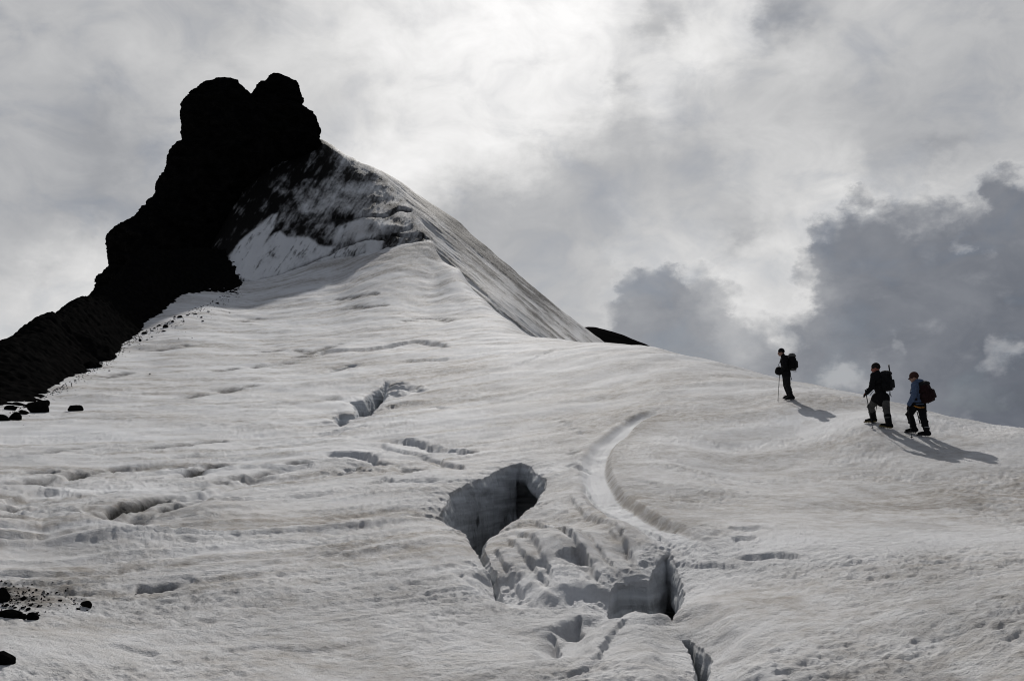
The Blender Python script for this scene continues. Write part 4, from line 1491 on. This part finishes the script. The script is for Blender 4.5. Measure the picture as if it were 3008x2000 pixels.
#@@PEOPLE
# ------------------------------------------------------------------ people
def cloth(name, col, var=.25, rough=.9):
    m, nt, b, L = new_mat(name)
    geo = nd(nt, 'ShaderNodeNewGeometry')
    n = nd(nt, 'ShaderNodeTexNoise')
    n.inputs['Scale'].default_value = 14.0
    n.inputs['Detail'].default_value = 4.0
    L(geo.outputs['Position'], n.inputs['Vector'])
    r = nd(nt, 'ShaderNodeValToRGB')
    r.color_ramp.elements[0].position = .3
    r.color_ramp.elements[0].color = tuple(c * (1 - var) for c in col) + (1,)
    r.color_ramp.elements[1].position = .7
    r.color_ramp.elements[1].color = tuple(c * (1 + var) for c in col) + (1,)
    L(n.outputs['Fac'], r.inputs[0])
    L(r.outputs[0], b.inputs['Base Color'])
    b.inputs['Roughness'].default_value = rough
    b.inputs['Specular IOR Level'].default_value = .08
    bp = nd(nt, 'ShaderNodeBump')
    bp.inputs['Strength'].default_value = .4
    bp.inputs['Distance'].default_value = .015
    L(n.outputs['Fac'], bp.inputs['Height'])
    L(bp.outputs[0], b.inputs['Normal'])
    return m


M_BLACK = cloth('black fabric', (.010, .010, .011))
M_BLACK2 = cloth('worn black fabric', (.016, .016, .017))
M_GREYC = cloth('grey trouser cloth', (.070, .069, .066))
M_BLUE = cloth('blue jacket cloth', (.075, .108, .180), .12)
M_PACKRED = cloth('dark red pack cloth', (.020, .010, .011))
M_PACKGREY = cloth('grey pack cloth', (.09, .09, .09))
M_BROWN = cloth('red brown knit', (.050, .024, .021))
M_HAIR = cloth('dark hair', (.02, .016, .014))
M_SKIN = cloth('skin', (.32, .20, .155), .06, .6)
M_SKINR = cloth('flushed skin', (.30, .12, .09), .06, .6)
M_ORANGE = cloth('orange webbing', (.45, .20, .04))
M_OCHRE = cloth('ochre boot rand', (.16, .12, .04))
M_METAL = cloth('dull steel', (.20, .20, .21), .1, .45)
M_POLE = cloth('black pole', (.02, .02, .021), .1, .5)
M_PALE = cloth('pale webbing', (.45, .45, .45), .1)
M_EYE = cloth('eye', (.05, .04, .035), .05, .3)


class Shape:
    """overlapping round volumes, fused afterwards into one skin"""
    def __init__(self):
        self.bm = bmesh.new()

    def ell(self, c, rad, axes=None, seg=14):
        res = bmesh.ops.create_uvsphere(self.bm, u_segments=seg, v_segments=max(8, seg // 2 + 2), radius=1.0)
        M = Matrix.Identity(3)
        if axes is not None:
            M = Matrix([Vector(a) for a in axes]).transposed()
        for v in res['verts']:
            v.co = M @ Vector((v.co.x * rad[0], v.co.y * rad[1], v.co.z * rad[2])) + Vector(c)
        return self

    def cap(self, a, ra, b, rb, n=4, flat=None):
        """tapered limb from a to b as a chain of spheres and a cone"""
        a, b = Vector(a), Vector(b)
        d = b - a
        L_ = d.length
        self.ell(a, (ra,) * 3, seg=12)
        self.ell(b, (rb,) * 3, seg=12)
        if L_ > 1e-5:
            q = d.to_track_quat('Z', 'Y').to_matrix()
            res = bmesh.ops.create_cone(self.bm, segments=14, radius1=ra, radius2=rb, depth=L_, cap_ends=True)
            for v in res['verts']:
                v.co = q @ v.co + (a + b) / 2
        return self

    def box(self, c, size, axes, bevel=.02, taper=1.0):
        res = bmesh.ops.create_cube(self.bm, size=1.0)
        M = Matrix([Vector(a) for a in axes]).transposed()
        vs = res['verts']
        for v in vs:
            k = taper if v.co.z > 0 else 1.0
            v.co = Vector((v.co.x * size[0] * k, v.co.y * size[1] * k, v.co.z * size[2]))
        es = list({e for v in vs for e in v.link_edges})
        out = bmesh.ops.bevel(self.bm, geom=es, offset=bevel, segments=3, affect='EDGES', profile=.6)
        done = set()
        for f in out['faces']:
            for v in f.verts:
                done.add(v)
        allv = done | {v for v in vs if v.is_valid}
        for v in allv:
            v.co = M @ v.co + Vector(c)
        return self

    def obj(self, name, mat, parent, origin, voxel=None, smooth=3, **props):
        bmesh.ops.translate(self.bm, verts=self.bm.verts, vec=-Vector(origin))
        me = bpy.data.meshes.new(name)
        self.bm.to_mesh(me)
        self.bm.free()
        for p in me.polygons:
            p.use_smooth = True
        o = add(name, me, mat, None, **props)
        if parent is None:
            o.location = origin
        else:
            o.parent = parent
            o.location = Vector(origin) - parent.location
        if voxel:
            md = o.modifiers.new('skin', 'REMESH')
            md.mode = 'VOXEL'
            md.voxel_size = voxel
            md.use_smooth_shade = True
            sm = o.modifiers.new('smooth', 'SMOOTH')
            sm.iterations = smooth
            sm.factor = .5
        return o


def V3(p): return Vector((float(p[0]), float(p[1]), float(p[2])))


class Figure:
    def __init__(self, conv, feet_px):
        self.conv = conv
        self.feet = []
        for (cx, cy) in feet_px:
            u, v = conv(cx, cy)
            g = on_real(u, v)
            self.feet.append(Vector((g[0], g[1], snow_z(*g))))
        mid = sum(self.feet, Vector()) / len(self.feet)
        self.r = math.hypot(mid.x, mid.y)
        self.base = Vector((mid.x, mid.y, snow_z(mid.x, mid.y)))
        u, v = conv(*feet_px[0])
        d = pdir(u, 430)
        self.fwd = Vector((d[0], d[1], 0)).normalized()      # away from the viewer
        self.right = Vector((self.fwd.y, -self.fwd.x, 0))    # picture right
        self.up = Vector((0, 0, 1))

    def at(self, cx, cy, dy=0.0, r=None):
        u, v = self.conv(cx, cy)
        return V3(P(u, v, (r or self.r) + dy))


def frame(face, up=Vector((0, 0, 1))):
    f = face.normalized()
    s = f.cross(up).normalized()
    return f, s, s.cross(f).normalized()


def head_shape(S, c, face, k=1.0):
    f, s, u = frame(face)
    ax = (f, s, u)
    S.ell(c, (.098 * k, .077 * k, .112 * k), ax, 18)
    S.ell(c + f * .030 * k - u * .055 * k, (.066 * k, .058 * k, .070 * k), ax, 14)         # jaw
    S.ell(c + f * .078 * k - u * .098 * k, (.026 * k, .030 * k, .022 * k), ax, 10)         # chin
    S.cap(c + f * .094 * k + u * .008 * k, .010 * k, c + f * .116 * k - u * .036 * k, .015 * k)   # nose
    for q in (-1, 1):
        S.ell(c + f * .086 * k + s * q * .034 * k + u * .022 * k, (.016 * k, .030 * k, .010 * k), ax, 8)   # brow
        S.ell(c - f * .005 * k + s * q * .078 * k - u * .012 * k, (.026 * k, .012 * k, .034 * k), ax, 10)  # ear
    S.ell(c + f * .092 * k - u * .062 * k, (.014 * k, .028 * k, .008 * k), ax, 8)          # lips
    S.ell(c + f * .090 * k - u * .073 * k, (.013 * k, .024 * k, .008 * k), ax, 8)
    return f, s, u


def glove(name, fig, person, wrist, palm_dir, mat, grip_axis):
    """closed hand round a pole: palm, four unequal fingers bent twice, thumb from the side"""
    S = Shape()
    p, g = palm_dir.normalized(), grip_axis.normalized()
    n = p.cross(g).normalized()
    c = wrist + p * .055
    S.ell(c, (.052, .024, .046), (p, n, g), 12)
    S.cap(wrist - p * .05, .040, wrist + p * .01, .034)
    for i, ln in enumerate((.040, .045, .042, .034)):
        k = c + p * .040 + g * (.034 - i * .0225)
        a = k + p * ln * .55 + n * .018
        b = a + n * ln * .75 - p * .010
        e = b - p * ln * .62
        S.cap(k, .0115, a, .0110)
        S.cap(a, .0110, b, .0105)
        S.cap(b, .0105, e, .0095)
    t0 = c - p * .02 + g * .036
    t1 = t0 + g * .022 + n * .030 + p * .012
    t2 = t1 + n * .018 + p * .030
    S.cap(t0, .015, t1, .013)
    S.cap(t1, .013, t2, .011)
    return S.obj(name, mat, person, wrist, .0055, 1)


def boot(fig, person, sole, toe_dir, shin, mat, rand, size=1.0):
    """boot on the snow with a crampon under it"""
    t = toe_dir.normalized()
    u = Vector((0, 0, 1))
    up = (u - t * u.dot(t)).normalized()
    s = t.cross(up).normalized()
    S = Shape()
    heel, toe = sole - t * .085 * size, sole + t * .165 * size
    S.ell(heel + up * .055, (.060, .047, .055), (t, s, up))
    S.cap(heel + up * .06, .050, sole + t * .06 + up * .055, .050)
    S.cap(sole + t * .06 + up * .050, .048, toe - t * .04 + up * .042, .040)
    S.cap(heel + t * .01 + up * .08, .055, shin, .056)
    b = S.obj('boot', mat, person, sole, .010, 2)
    S = Shape()
    S.box(sole + t * .04 * size + up * .012, (.29 * size, .088, .030), (t, s, up), .012)
    sl = S.obj('sole', rand, b, sole)
    S = Shape()
    for q in (-1, 1):
        S.cap(heel + s * q * .038 + up * .002, .006, toe + s * q * .030 - t * .03 + up * .002, .006)
        for k in (-.07, -.02, .08, .13):
            S.cap(sole + t * k + s * q * .036, .007, sole + t * k + s * q * .038 - up * .032, .002)
    S.cap(toe - t * .03 + up * .0, .006, toe + t * .025 - up * .02, .003)
    for k in (-.05, .09):
        S.cap(sole + t * k - s * .036, .005, sole + t * k + s * .036, .005)
    cr = S.obj('crampon', M_METAL, b, sole)
    for o in (sl, cr):
        o.location = (0, 0, 0)
    return b


def trekking_pole(grip, tip, label, group='walking poles', grip_mat=M_POLE, rad=.0095, basket=True):
    grip, tip = Vector(grip), Vector(tip)
    d = (tip - grip).normalized()
    root = bpy.data.objects.new('trekking_pole', None)
    C.objects.link(root)
    root.location = tip
    root['label'], root['category'], root['group'] = label, 'walking pole', group
    L_ = (tip - grip).length
    S = Shape()
    S.cap(grip + d * .12, rad * 1.15, grip + d * L_ * .55, rad)
    S.cap(grip + d * L_ * .55, rad * .9, tip - d * .05, rad * .7)
    S.obj('shaft', M_POLE, root, tip)
    S = Shape()
    S.cap(grip - d * .02, .019, grip + d * .13, .015)
    S.ell(grip - d * .02, (.022, .022, .016))
    S.obj('grip', grip_mat, root, tip)
    S = Shape()
    S.cap(tip - d * .055, rad * .8, tip, .003)
    S.obj('tip', M_METAL, root, tip)
    if basket:
        S = Shape()
        q = d.to_track_quat('Z', 'Y').to_matrix()
        S.ell(tip - d * .07, (.036, .036, .006), (q.col[0], q.col[1], q.col[2]))
        S.obj('basket', M_POLE, root, tip)
    return root


def person_obj(S, fig, label, mat):
    o = S.obj('person', mat, None, fig.base, .011, 3)
    o['label'], o['category'], o['group'] = label, 'person', 'climbers on the snow ridge'
    return o


def torso_limbs(S, J, k, arms=True, legs=True, torso=True):
    """body volumes along the joints; k widens them for clothing"""
    if torso:
        S.ell(J['pelvis'], (.125 + k, .165 + k, .125 + k), J['ax'])
        S.ell(J['belly'], (.115 + k, .150 + k, .150 + k), J['ax'])
        S.ell(J['chest'], (.125 + k, .175 + k, .180 + k), J['ax'])
        S.cap(J['pelvis'], .11 + k, J['chest'], .115 + k)
        S.cap(J['chest'] + Vector((0, 0, .05)), .09 + k, J['neck'], .058 + k * .7)
        for a in ('n', 'f'):
            S.cap(J['chest'] + Vector((0, 0, .06)), .09 + k, J['sh' + a], .068 + k)
    if arms:
        for a in ('n', 'f'):
            S.cap(J['sh' + a], .056 + k, J['el' + a], .044 + k)
            S.cap(J['el' + a], .044 + k, J['wr' + a], .030 + k * .8)
    if legs:
        for a in ('n', 'f'):
            S.cap(J['hip' + a], .092 + k, J['kn' + a], .060 + k)
            S.cap(J['kn' + a] * .62 + J['an' + a] * .38, .060 + k, J['an' + a], .040 + k)
            S.cap(J['kn' + a], .060 + k, J['kn' + a] * .62 + J['an' + a] * .38, .060 + k)


def make_person(fig, J, face, label, skin, jacket, trousers, gaiter, hem=0.0, head_k=1.0, fold_seed=0):
    J['ax'] = (J['face_body'], J['face_body'].cross(Vector((0, 0, 1))), Vector((0, 0, 1)))
    S = Shape()
    torso_limbs(S, J, 0)
    S.cap(J['neck'] - Vector((0, 0, .03)), .055, J['head'] - Vector((0, 0, .05)), .055)
    f, s, u = head_shape(S, J['head'], face, head_k)
    for a, foot in (('n', 0), ('f', 1)):
        S.cap(J['an' + a], .038, J['an' + a] - Vector((0, 0, .04)) + J['toe' + a] * .10, .030)
        S.ell(J['wr' + a] + J['palm' + a] * .06, (.030, .022, .028))
    body = person_obj(S, fig, label, skin)
    for q in (-1, 1):
        E = Shape()
        E.ell(J['head'] + f * .092 * head_k + s * q * .034 * head_k + u * .002, (.010, .013, .009), (f, s, u), 8)
        E.obj('eye', M_EYE, body, J['head'])
    # jacket: torso, sleeves, collar, loose hem
    S = Shape()
    torso_limbs(S, J, .028, legs=False)
    S.cap(J['neck'] - Vector((0, 0, .02)), .078, J['neck'] + Vector((0, 0, .035)), .070)
    hm = Vector((0, 0, -hem))
    S.ell(J['pelvis'] + hm * .5 + Vector((0, 0, .0)), (.150, .185, .15 + hem * .5), J['ax'])
    if hem > .05:
        for a in ('n', 'f'):
            S.cap(J['hip' + a], .125, J['hip' + a] * (1 - hem * 1.4) + J['kn' + a] * hem * 1.4, .118)
    rgf = np.random.default_rng(fold_seed)
    for a in ('n', 'f'):                                      # folds at the elbows and waist
        for t in (.35, .6, .85):
            c = J['sh' + a].lerp(J['el' + a], t)
            S.ell(c + Vector(rgf.normal(0, .012, 3).tolist()), (.082, .08, .030))
            c = J['el' + a].lerp(J['wr' + a], t)
            S.ell(c + Vector(rgf.normal(0, .010, 3).tolist()), (.066, .064, .028))
    for t in (.1, .35, .55):
        c = J['pelvis'].lerp(J['chest'], t)
        S.ell(c + Vector(rgf.normal(0, .01, 3).tolist()), (.158, .192, .040), J['ax'])
    jk = S.obj('jacket', jacket, body, fig.base, .012, 2)
    # trousers
    S = Shape()
    S.ell(J['pelvis'] - Vector((0, 0, .06)), (.145, .175, .13), J['ax'])
    torso_limbs(S, J, .026, arms=False, torso=False)
    for a in ('n', 'f'):
        for t in (.45, .8, 1.0):
            c = J['hip' + a].lerp(J['kn' + a], t)
            S.ell(c + Vector(rgf.normal(0, .012, 3).tolist()), (.100, .100, .035))
        for t in (.3, .6, .85):
            c = J['kn' + a].lerp(J['an' + a], t)
            S.ell(c + Vector(rgf.normal(0, .010, 3).tolist()), (.088, .086, .040))
    S.obj('trousers', trousers, body, fig.base, .012, 2)
    for a in ('n', 'f'):
        if gaiter:
            S = Shape()
            g0 = J['kn' + a].lerp(J['an' + a], .42)
            S.cap(g0, .092, J['an' + a], .080)
            S.cap(J['an' + a], .080, J['an' + a] - Vector((0, 0, .05)) + J['toe' + a] * .03, .075)
            S.ell(g0, (.098, .098, .03))
            S.obj('gaiter', gaiter, body, J['an' + a], .012, 2)
    return body, f, s, u


def beanie(body, J, f, s, u, mat, name='hat', k=1.0, peak=0.0):
    S = Shape()
    c = J['head'] + u * .024 * k - f * .012
    S.ell(c + u * .012, (.110 * k, .089 * k, .106 * k), (f, s, u), 18)
    S.ell(c - u * .018, (.114 * k, .093 * k, .030 * k), (f, s, u), 18)
    if peak:
        S.cap(c + f * .09 - u * .01, .03, c + f * (.09 + peak) - u * .018, .018)
    # cut away under the brow: keep it a cap by flattening the bottom
    for v in S.bm.verts:
        d = (v.co - (c - u * .035)).dot(u)
        back = (v.co - c).dot(f)
        lim = -.012 if back > -.02 else -.06
        if d < lim:
            v.co += u * (lim - d)
    return S.obj(name, mat, body, J['head'], .009, 2)


def backpack(fig, c, size, face, tilt_up, mats, label, lid=True, bottom=None, straps=()):
    """pack: main sack, lid, front pocket, side pockets, shoulder straps, hanging webbing"""
    f = face.normalized()                       # wearer's forward
    u = tilt_up.normalized()
    s = f.cross(u).normalized()
    f = u.cross(s).normalized()
    root = bpy.data.objects.new('backpack', None)
    C.objects.link(root)
    base = c - u * size[2] / 2
    root.location = base
    root['label'], root['category'], root['group'] = label, 'backpack', 'packs on the climbers'
    d, w, h = size
    S = Shape()
    S.box(c - u * .02, (d, w, h * .86), (f, s, u), .07, .92)
    S.ell(c - f * d * .30 - u * h * .12, (d * .38, w * .44, h * .34), (f, s, u))
    S.ell(c - u * h * .36, (d * .50, w * .47, h * .14), (f, s, u))
    S.obj('sack', mats[0], root, base, .012, 2)
    S = Shape()
    S.box(c + u * h * .40 - f * .01, (d * 1.04, w * .98, h * .17), (f, s, u), .05, .85)
    S.ell(c + u * h * .46, (d * .46, w * .42, h * .08), (f, s, u))
    S.obj('lid', mats[1], root, base, .012, 2)
    S = Shape()
    S.box(c - f * d * .55 - u * h * .14, (.09, w * .66, h * .42), (f, s, u), .035)
    S.obj('front_pocket', mats[2], root, base, .012, 1)
    for q in (-1, 1):
        S = Shape()
        S.ell(c + s * q * w * .5 - u * h * .20, (d * .30, .05, h * .20), (f, s, u))
        S.obj('side_pocket', mats[0], root, base, .012, 1)
    if bottom:
        S = Shape()
        S.ell(c - u * h * .43 + f * .0, (d * .52, w * .48, h * .085), (f, s, u))
        S.obj('bottom_panel', bottom, root, base)
    for q in (-1, 1):                           # shoulder straps over the chest side
        S = Shape()
        a0, a1 = c + s * q * .10 + u * h * .36 + f * d * .45, c + s * q * .13 + u * h * .40 + f * (d * .5 + .08)
        a2 = c + s * q * .17 + u * h * .15 + f * (d * .5 + .15)
        a3 = c + s * q * .20 - u * h * .22 + f * (d * .5 + .05)
        for x, y in ((a0, a1), (a1, a2), (a2, a3)):
            S.cap(x, .020, y, .020)
        S.obj('shoulder_strap', mats[2], root, base)
    for (p0, p1) in straps:
        S = Shape()
        mid = (p0 + p1) / 2 + f * .01
        S.cap(p0, .010, mid, .008)
        S.cap(mid, .008, p1, .011)
        S.obj('hanging_strap', mats[2], root, base)
    return root, (f, s, u)


def face_dir(fig, left, away): return (fig.right * -left + fig.fwd * away).normalized()


# ---- first climber, standing in profile on the ridge
c1p = lambda a, b: ((2260 + a / 7.84) / 2.9375, (1000 + b / 7.84) / 2.9375)
fig = Figure(c1p, [(475, 1366), (425, 1340)])
A = fig.at
fd = face_dir(fig, 1, .10)
J = dict(head=A(272, 262), neck=A(312, 352), chest=A(352, 470), belly=A(372, 620), pelvis=A(388, 755), face_body=fd,
         shn=A(345, 415, -.18), shf=A(335, 412, .19), eln=A(352, 590, -.24), elf=A(325, 590, .24), wrn=A(275, 690, -.17), wrf=A(262, 705, .08),
         hipn=A(402, 800, -.09), hipf=A(375, 800, .10), toen=fd, toef=fd)
for k, a in enumerate('nf'):
    ft = fig.feet[k]
    J['an' + a] = ft + Vector((0, 0, .13)) + fig.right * .045
J['knn'], J['knf'] = A(415, 1035, -.10), A(362, 1025, .10)
J['knn'] = J['knn'].lerp((J['hipn'] + J['ann']) / 2, .35)
J['knf'] = J['knf'].lerp((J['hipf'] + J['anf']) / 2, .35)
J['palmn'] = J['palmf'] = face_dir(fig, .9, .1)
body, f, s, u = make_person(fig, J, face_dir(fig, 1, .05) - Vector((0, 0, .12)), 'person in black standing in profile, leftmost of the three climbers', M_SKIN, M_BLACK, M_BLACK2, None, .06, 1.0, 1)
beanie(body, J, f, s, u, M_BLACK)
for k, a in enumerate('nf'):
    boot(fig, body, fig.feet[k] + Vector((0, 0, .03)) - fd * .02, fd, J['an' + a], M_BLACK, M_BLACK2)
tipg = on_real(*c1p(195, 1396))
tip = Vector((tipg[0], tipg[1], snow_z(*tipg) - .03))
grip = A(240, 700, .08)
glove('glove', fig, body, J['wrn'], (A(240, 705, -.08) - J['wrn']), M_BLACK, Vector((0, 0, 1)))
glove('glove', fig, body, J['wrf'], (grip - J['wrf']), M_BLACK, Vector((0, 0, 1)))
trekking_pole(grip + Vector((0, 0, .03)), tip, 'thin walking pole in front of the climber in profile')
up1 = A(520, 330) - A(545, 660)
backpack(fig, A(528, 490), (.24, .31, .56), fd, up1, (M_BLACK, M_PACKGREY, M_BLACK2), 'black and grey backpack worn by the leftmost climber', bottom=M_PACKGREY,
         straps=((A(575, 640, -.05), A(570, 712, -.05)), (A(612, 400, .02), A(612, 712, .02)), (A(478, 690, -.1), A(512, 890, -.1)), (A(470, 690, -.14), A(490, 760, -.14))))
# bag carried in front
S = Shape()
cb = A(222, 690, -.03)
fb, sb, ub = frame(fd)
S.ell(cb, (.130, .16, .145), (fb, sb, ub), 18)
S.ell(cb - ub * .03, (.138, .17, .115), (fb, sb, ub), 18)
root = bpy.data.objects.new('waist_bag', None)
C.objects.link(root)
root.location = cb - ub * .13
root['label'], root['category'] = 'round black bag hanging in front of the leftmost climber', 'bag'
S.obj('pouch', M_BLACK, root, root.location, .012, 2)
S = Shape()
S.ell(cb + ub * .10, (.095, .13, .035), (fb, sb, ub))
S.obj('flap', M_BLACK2, root, root.location)
S = Shape()
S.cap(cb + ub * .10 + fb * .05, .008, A(262, 430, -.05), .008)
S.cap(A(262, 430, -.05), .008, A(325, 370, .0), .008)
S.obj('strap', M_BLACK2, root, root.location)
for (cx, cy) in ((240, 582), (192, 632)):
    S = Shape()
    S.ell(A(cx, cy, -.13), (.020, .01, .013))
    S.obj('buckle', M_PALE, root, root.location)

# ---- second climber, striding with two poles
c2p = lambda a, b: ((2500 + a / 5.6) / 2.9375, (1040 + b / 5.6) / 2.9375)
fig = Figure(c2p, [(340, 1132), (592, 1222)])
A = fig.at
fd = face_dir(fig, 1, .45)
rf, rb = [math.hypot(p.x, p.y) for p in fig.feet]
J = dict(head=A(404, 225), neck=A(428, 300), chest=A(455, 410), belly=A(470, 545), pelvis=A(488, 665), face_body=fd,
         shn=A(375, 345, -.12), shf=A(530, 340, .16), eln=A(335, 545, -.20), elf=A(500, 540, .30), wrn=A(262, 632, -.20), wrf=A(455, 680, .30),
         hipn=A(420, 705, -.05), hipf=A(556, 705, -.02), toen=face_dir(fig, 1, .25), toef=face_dir(fig, 1, .10) + Vector((0, 0, .22)))
J['ann'] = fig.feet[0] + Vector((0, 0, .13)) + fig.right * .05
J['anf'] = fig.feet[1] + Vector((0, 0, .14)) + fig.right * .05
J['knn'] = A(328, 868, 0, (fig.r + rf) / 2 - .05)
J['knf'] = A(585, 925, 0, (fig.r + rb) / 2)
J['palmn'] = (A(235, 645, -.20) - J['wrn']).normalized()
J['palmf'] = (A(440, 720, .30) - J['wrf']).normalized()
body, f, s, u = make_person(fig, J, face_dir(fig, 1, .15) - Vector((0, 0, .15)), 'person in black jacket and grey trousers striding uphill, middle of the three climbers', M_SKINR, M_BLACK, M_GREYC, M_BLACK, .16, 1.05, 2)
beanie(body, J, f, s, u, M_HAIR, 'hair', 1.05)
for k, a in enumerate('nf'):
    boot(fig, body, fig.feet[k] + Vector((0, 0, .035)), J['toe' + a], J['an' + a], M_BLACK, M_OCHRE, 1.08)
tipg = on_real(*c2p(362, 1228))
tip = Vector((tipg[0], tipg[1], snow_z(*tipg) - .03))
g1 = A(238, 600, -.20)
glove('glove', fig, body, J['wrn'], A(243, 650, -.20) - J['wrn'], M_BLACK, Vector((.1, 0, 1)))
trekking_pole(g1, tip, 'walking pole reaching from the raised hand of the middle climber')
g2 = A(452, 690, .30)
rt = math.hypot(*on_real(*c2p(372, 1092)))
tip2 = on_real(*c2p(372, 1085))
glove('glove', fig, body, J['wrf'], A(448, 710, .30) - J['wrf'], M_BLACK, Vector((.1, 0, 1)))
trekking_pole(g2, Vector((tip2[0], tip2[1], snow_z(*tip2) - .03)), 'walking pole seen between the legs of the middle climber')
up2 = A(560, 240) - A(600, 600)
root, (bf, bs, bu) = backpack(fig, A(580, 440, -.02), (.25, .33, .53), fd, up2, (M_BLACK, M_BLACK2, M_BLACK2), 'large black backpack worn by the middle climber',
                              straps=((A(640, 600, -.1), A(632, 750, -.1)), (A(640, 600, 0), A(660, 690, 0))))
trekking_pole(A(622, 190, -.10), A(682, 580, -.10), 'folded walking pole strapped upright to the large black backpack', rad=.016, basket=False)
S = Shape()
S.cap(A(365, 600, -.14), .010, A(318, 660, -.16), .012)
S.obj('glove_leash', M_PALE, body, fig.base)

# ---- third climber in the blue jacket
fig = Figure(c2p, [(1010, 1296), (1215, 1352)])
A = fig.at
fd = face_dir(fig, 1, .30)
rf, rb = [math.hypot(p.x, p.y) for p in fig.feet]
J = dict(head=A(1035, 378), neck=A(1075, 455), chest=A(1090, 560), belly=A(1098, 680), pelvis=A(1108, 790), face_body=fd,
         shn=A(1045, 505, -.15), shf=A(1130, 500, .17), eln=A(1030, 680, -.22), elf=A(1075, 680, .24), wrn=A(955, 820, -.20), wrf=A(985, 815, .20),
         hipn=A(1045, 835, -.06), hipf=A(1158, 835, .02), toen=face_dir(fig, 1, .15), toef=face_dir(fig, 1, .08) + Vector((0, 0, .08)))
J['ann'] = fig.feet[0] + Vector((0, 0, .13)) + fig.right * .05
J['anf'] = fig.feet[1] + Vector((0, 0, .13)) + fig.right * .05
J['knn'] = A(962, 985, 0, (fig.r + rf) / 2 - .05)
J['knf'] = A(1185, 1030, 0, (fig.r + rb) / 2)
J['palmn'] = (A(935, 860, -.20) - J['wrn']).normalized()
J['palmf'] = (A(960, 850, .20) - J['wrf']).normalized()
body, f, s, u = make_person(fig, J, face_dir(fig, 1, .10) - Vector((0, 0, .30)), 'person in blue jacket and black trousers climbing last, rightmost of the three', M_SKIN, M_BLUE, M_BLACK, None, .02, 1.0, 3)
beanie(body, J, f, s, u, M_BROWN, 'hat', 1.06, .05)
S = Shape()
S.ell(A(1125, 455, 0), (.12, .14, .085), (fd, fd.cross(Vector((0, 0, 1))), Vector((0, 0, 1))))
S.cap(A(1090, 450, -.08), .05, A(1180, 460, -.02), .055)
S.obj('hood', M_BLUE, body, fig.base, .012, 2)
for k, a in enumerate('nf'):
    boot(fig, body, fig.feet[k] + Vector((0, 0, .03)), J['toe' + a], J['an' + a], M_BLACK, M_BLACK2, 1.05)
# harness: belt, orange sling, hanging gear
S = Shape()
ax = (fd, fd.cross(Vector((0, 0, 1))), Vector((0, 0, 1)))
S.ell(J['pelvis'] - Vector((0, 0, .02)), (.182, .215, .026), ax)
S.obj('harness_belt', M_BLACK2, body, fig.base)
S = Shape()
S.cap(A(1040, 845, -.24), .014, A(1085, 862, -.27), .017)
S.cap(A(1085, 862, -.27), .017, A(1130, 872, -.26), .012)
S.cap(A(1130, 872, -.26), .012, A(1205, 868, -.16), .009)
S.obj('orange_sling', M_ORANGE, body, fig.base)
S = Shape()
S.cap(A(1085, 940, -.12), .012, A(1135, 1130, -.10), .014)
S.obj('gear_loop', M_BLACK2, body, fig.base)
for k, a in enumerate('nf'):
    S = Shape()
    c = J['an' + a] + Vector((0, 0, .10))
    S.ell(c, (.078, .078, .014))
    S.obj('gaiter_band', M_PALE, body, c)
tipg = on_real(*c2p(1000, 1384))
tip = Vector((tipg[0], tipg[1], snow_z(*tipg) - .03))
glove('glove', fig, body, J['wrn'], A(938, 855, -.20) - J['wrn'], M_BLACK, Vector((.05, 0, 1)))
glove('glove', fig, body, J['wrf'], A(960, 850, .20) - J['wrf'], M_BLACK, Vector((.05, 0, 1)))
trekking_pole(A(934, 815, -.20), tip, 'walking pole held by the climber in the blue jacket')
up3 = A(1165, 480) - A(1270, 780)
backpack(fig, A(1222, 625, -.04), (.30, .34, .54), fd, up3, (M_PACKRED, M_BLACK2, M_PACKRED), 'dark red backpack worn by the climber in the blue jacket',
         straps=((A(1330, 560, -.05), A(1340, 700, -.05)), (A(1275, 770, -.1), A(1270, 800, -.1))))
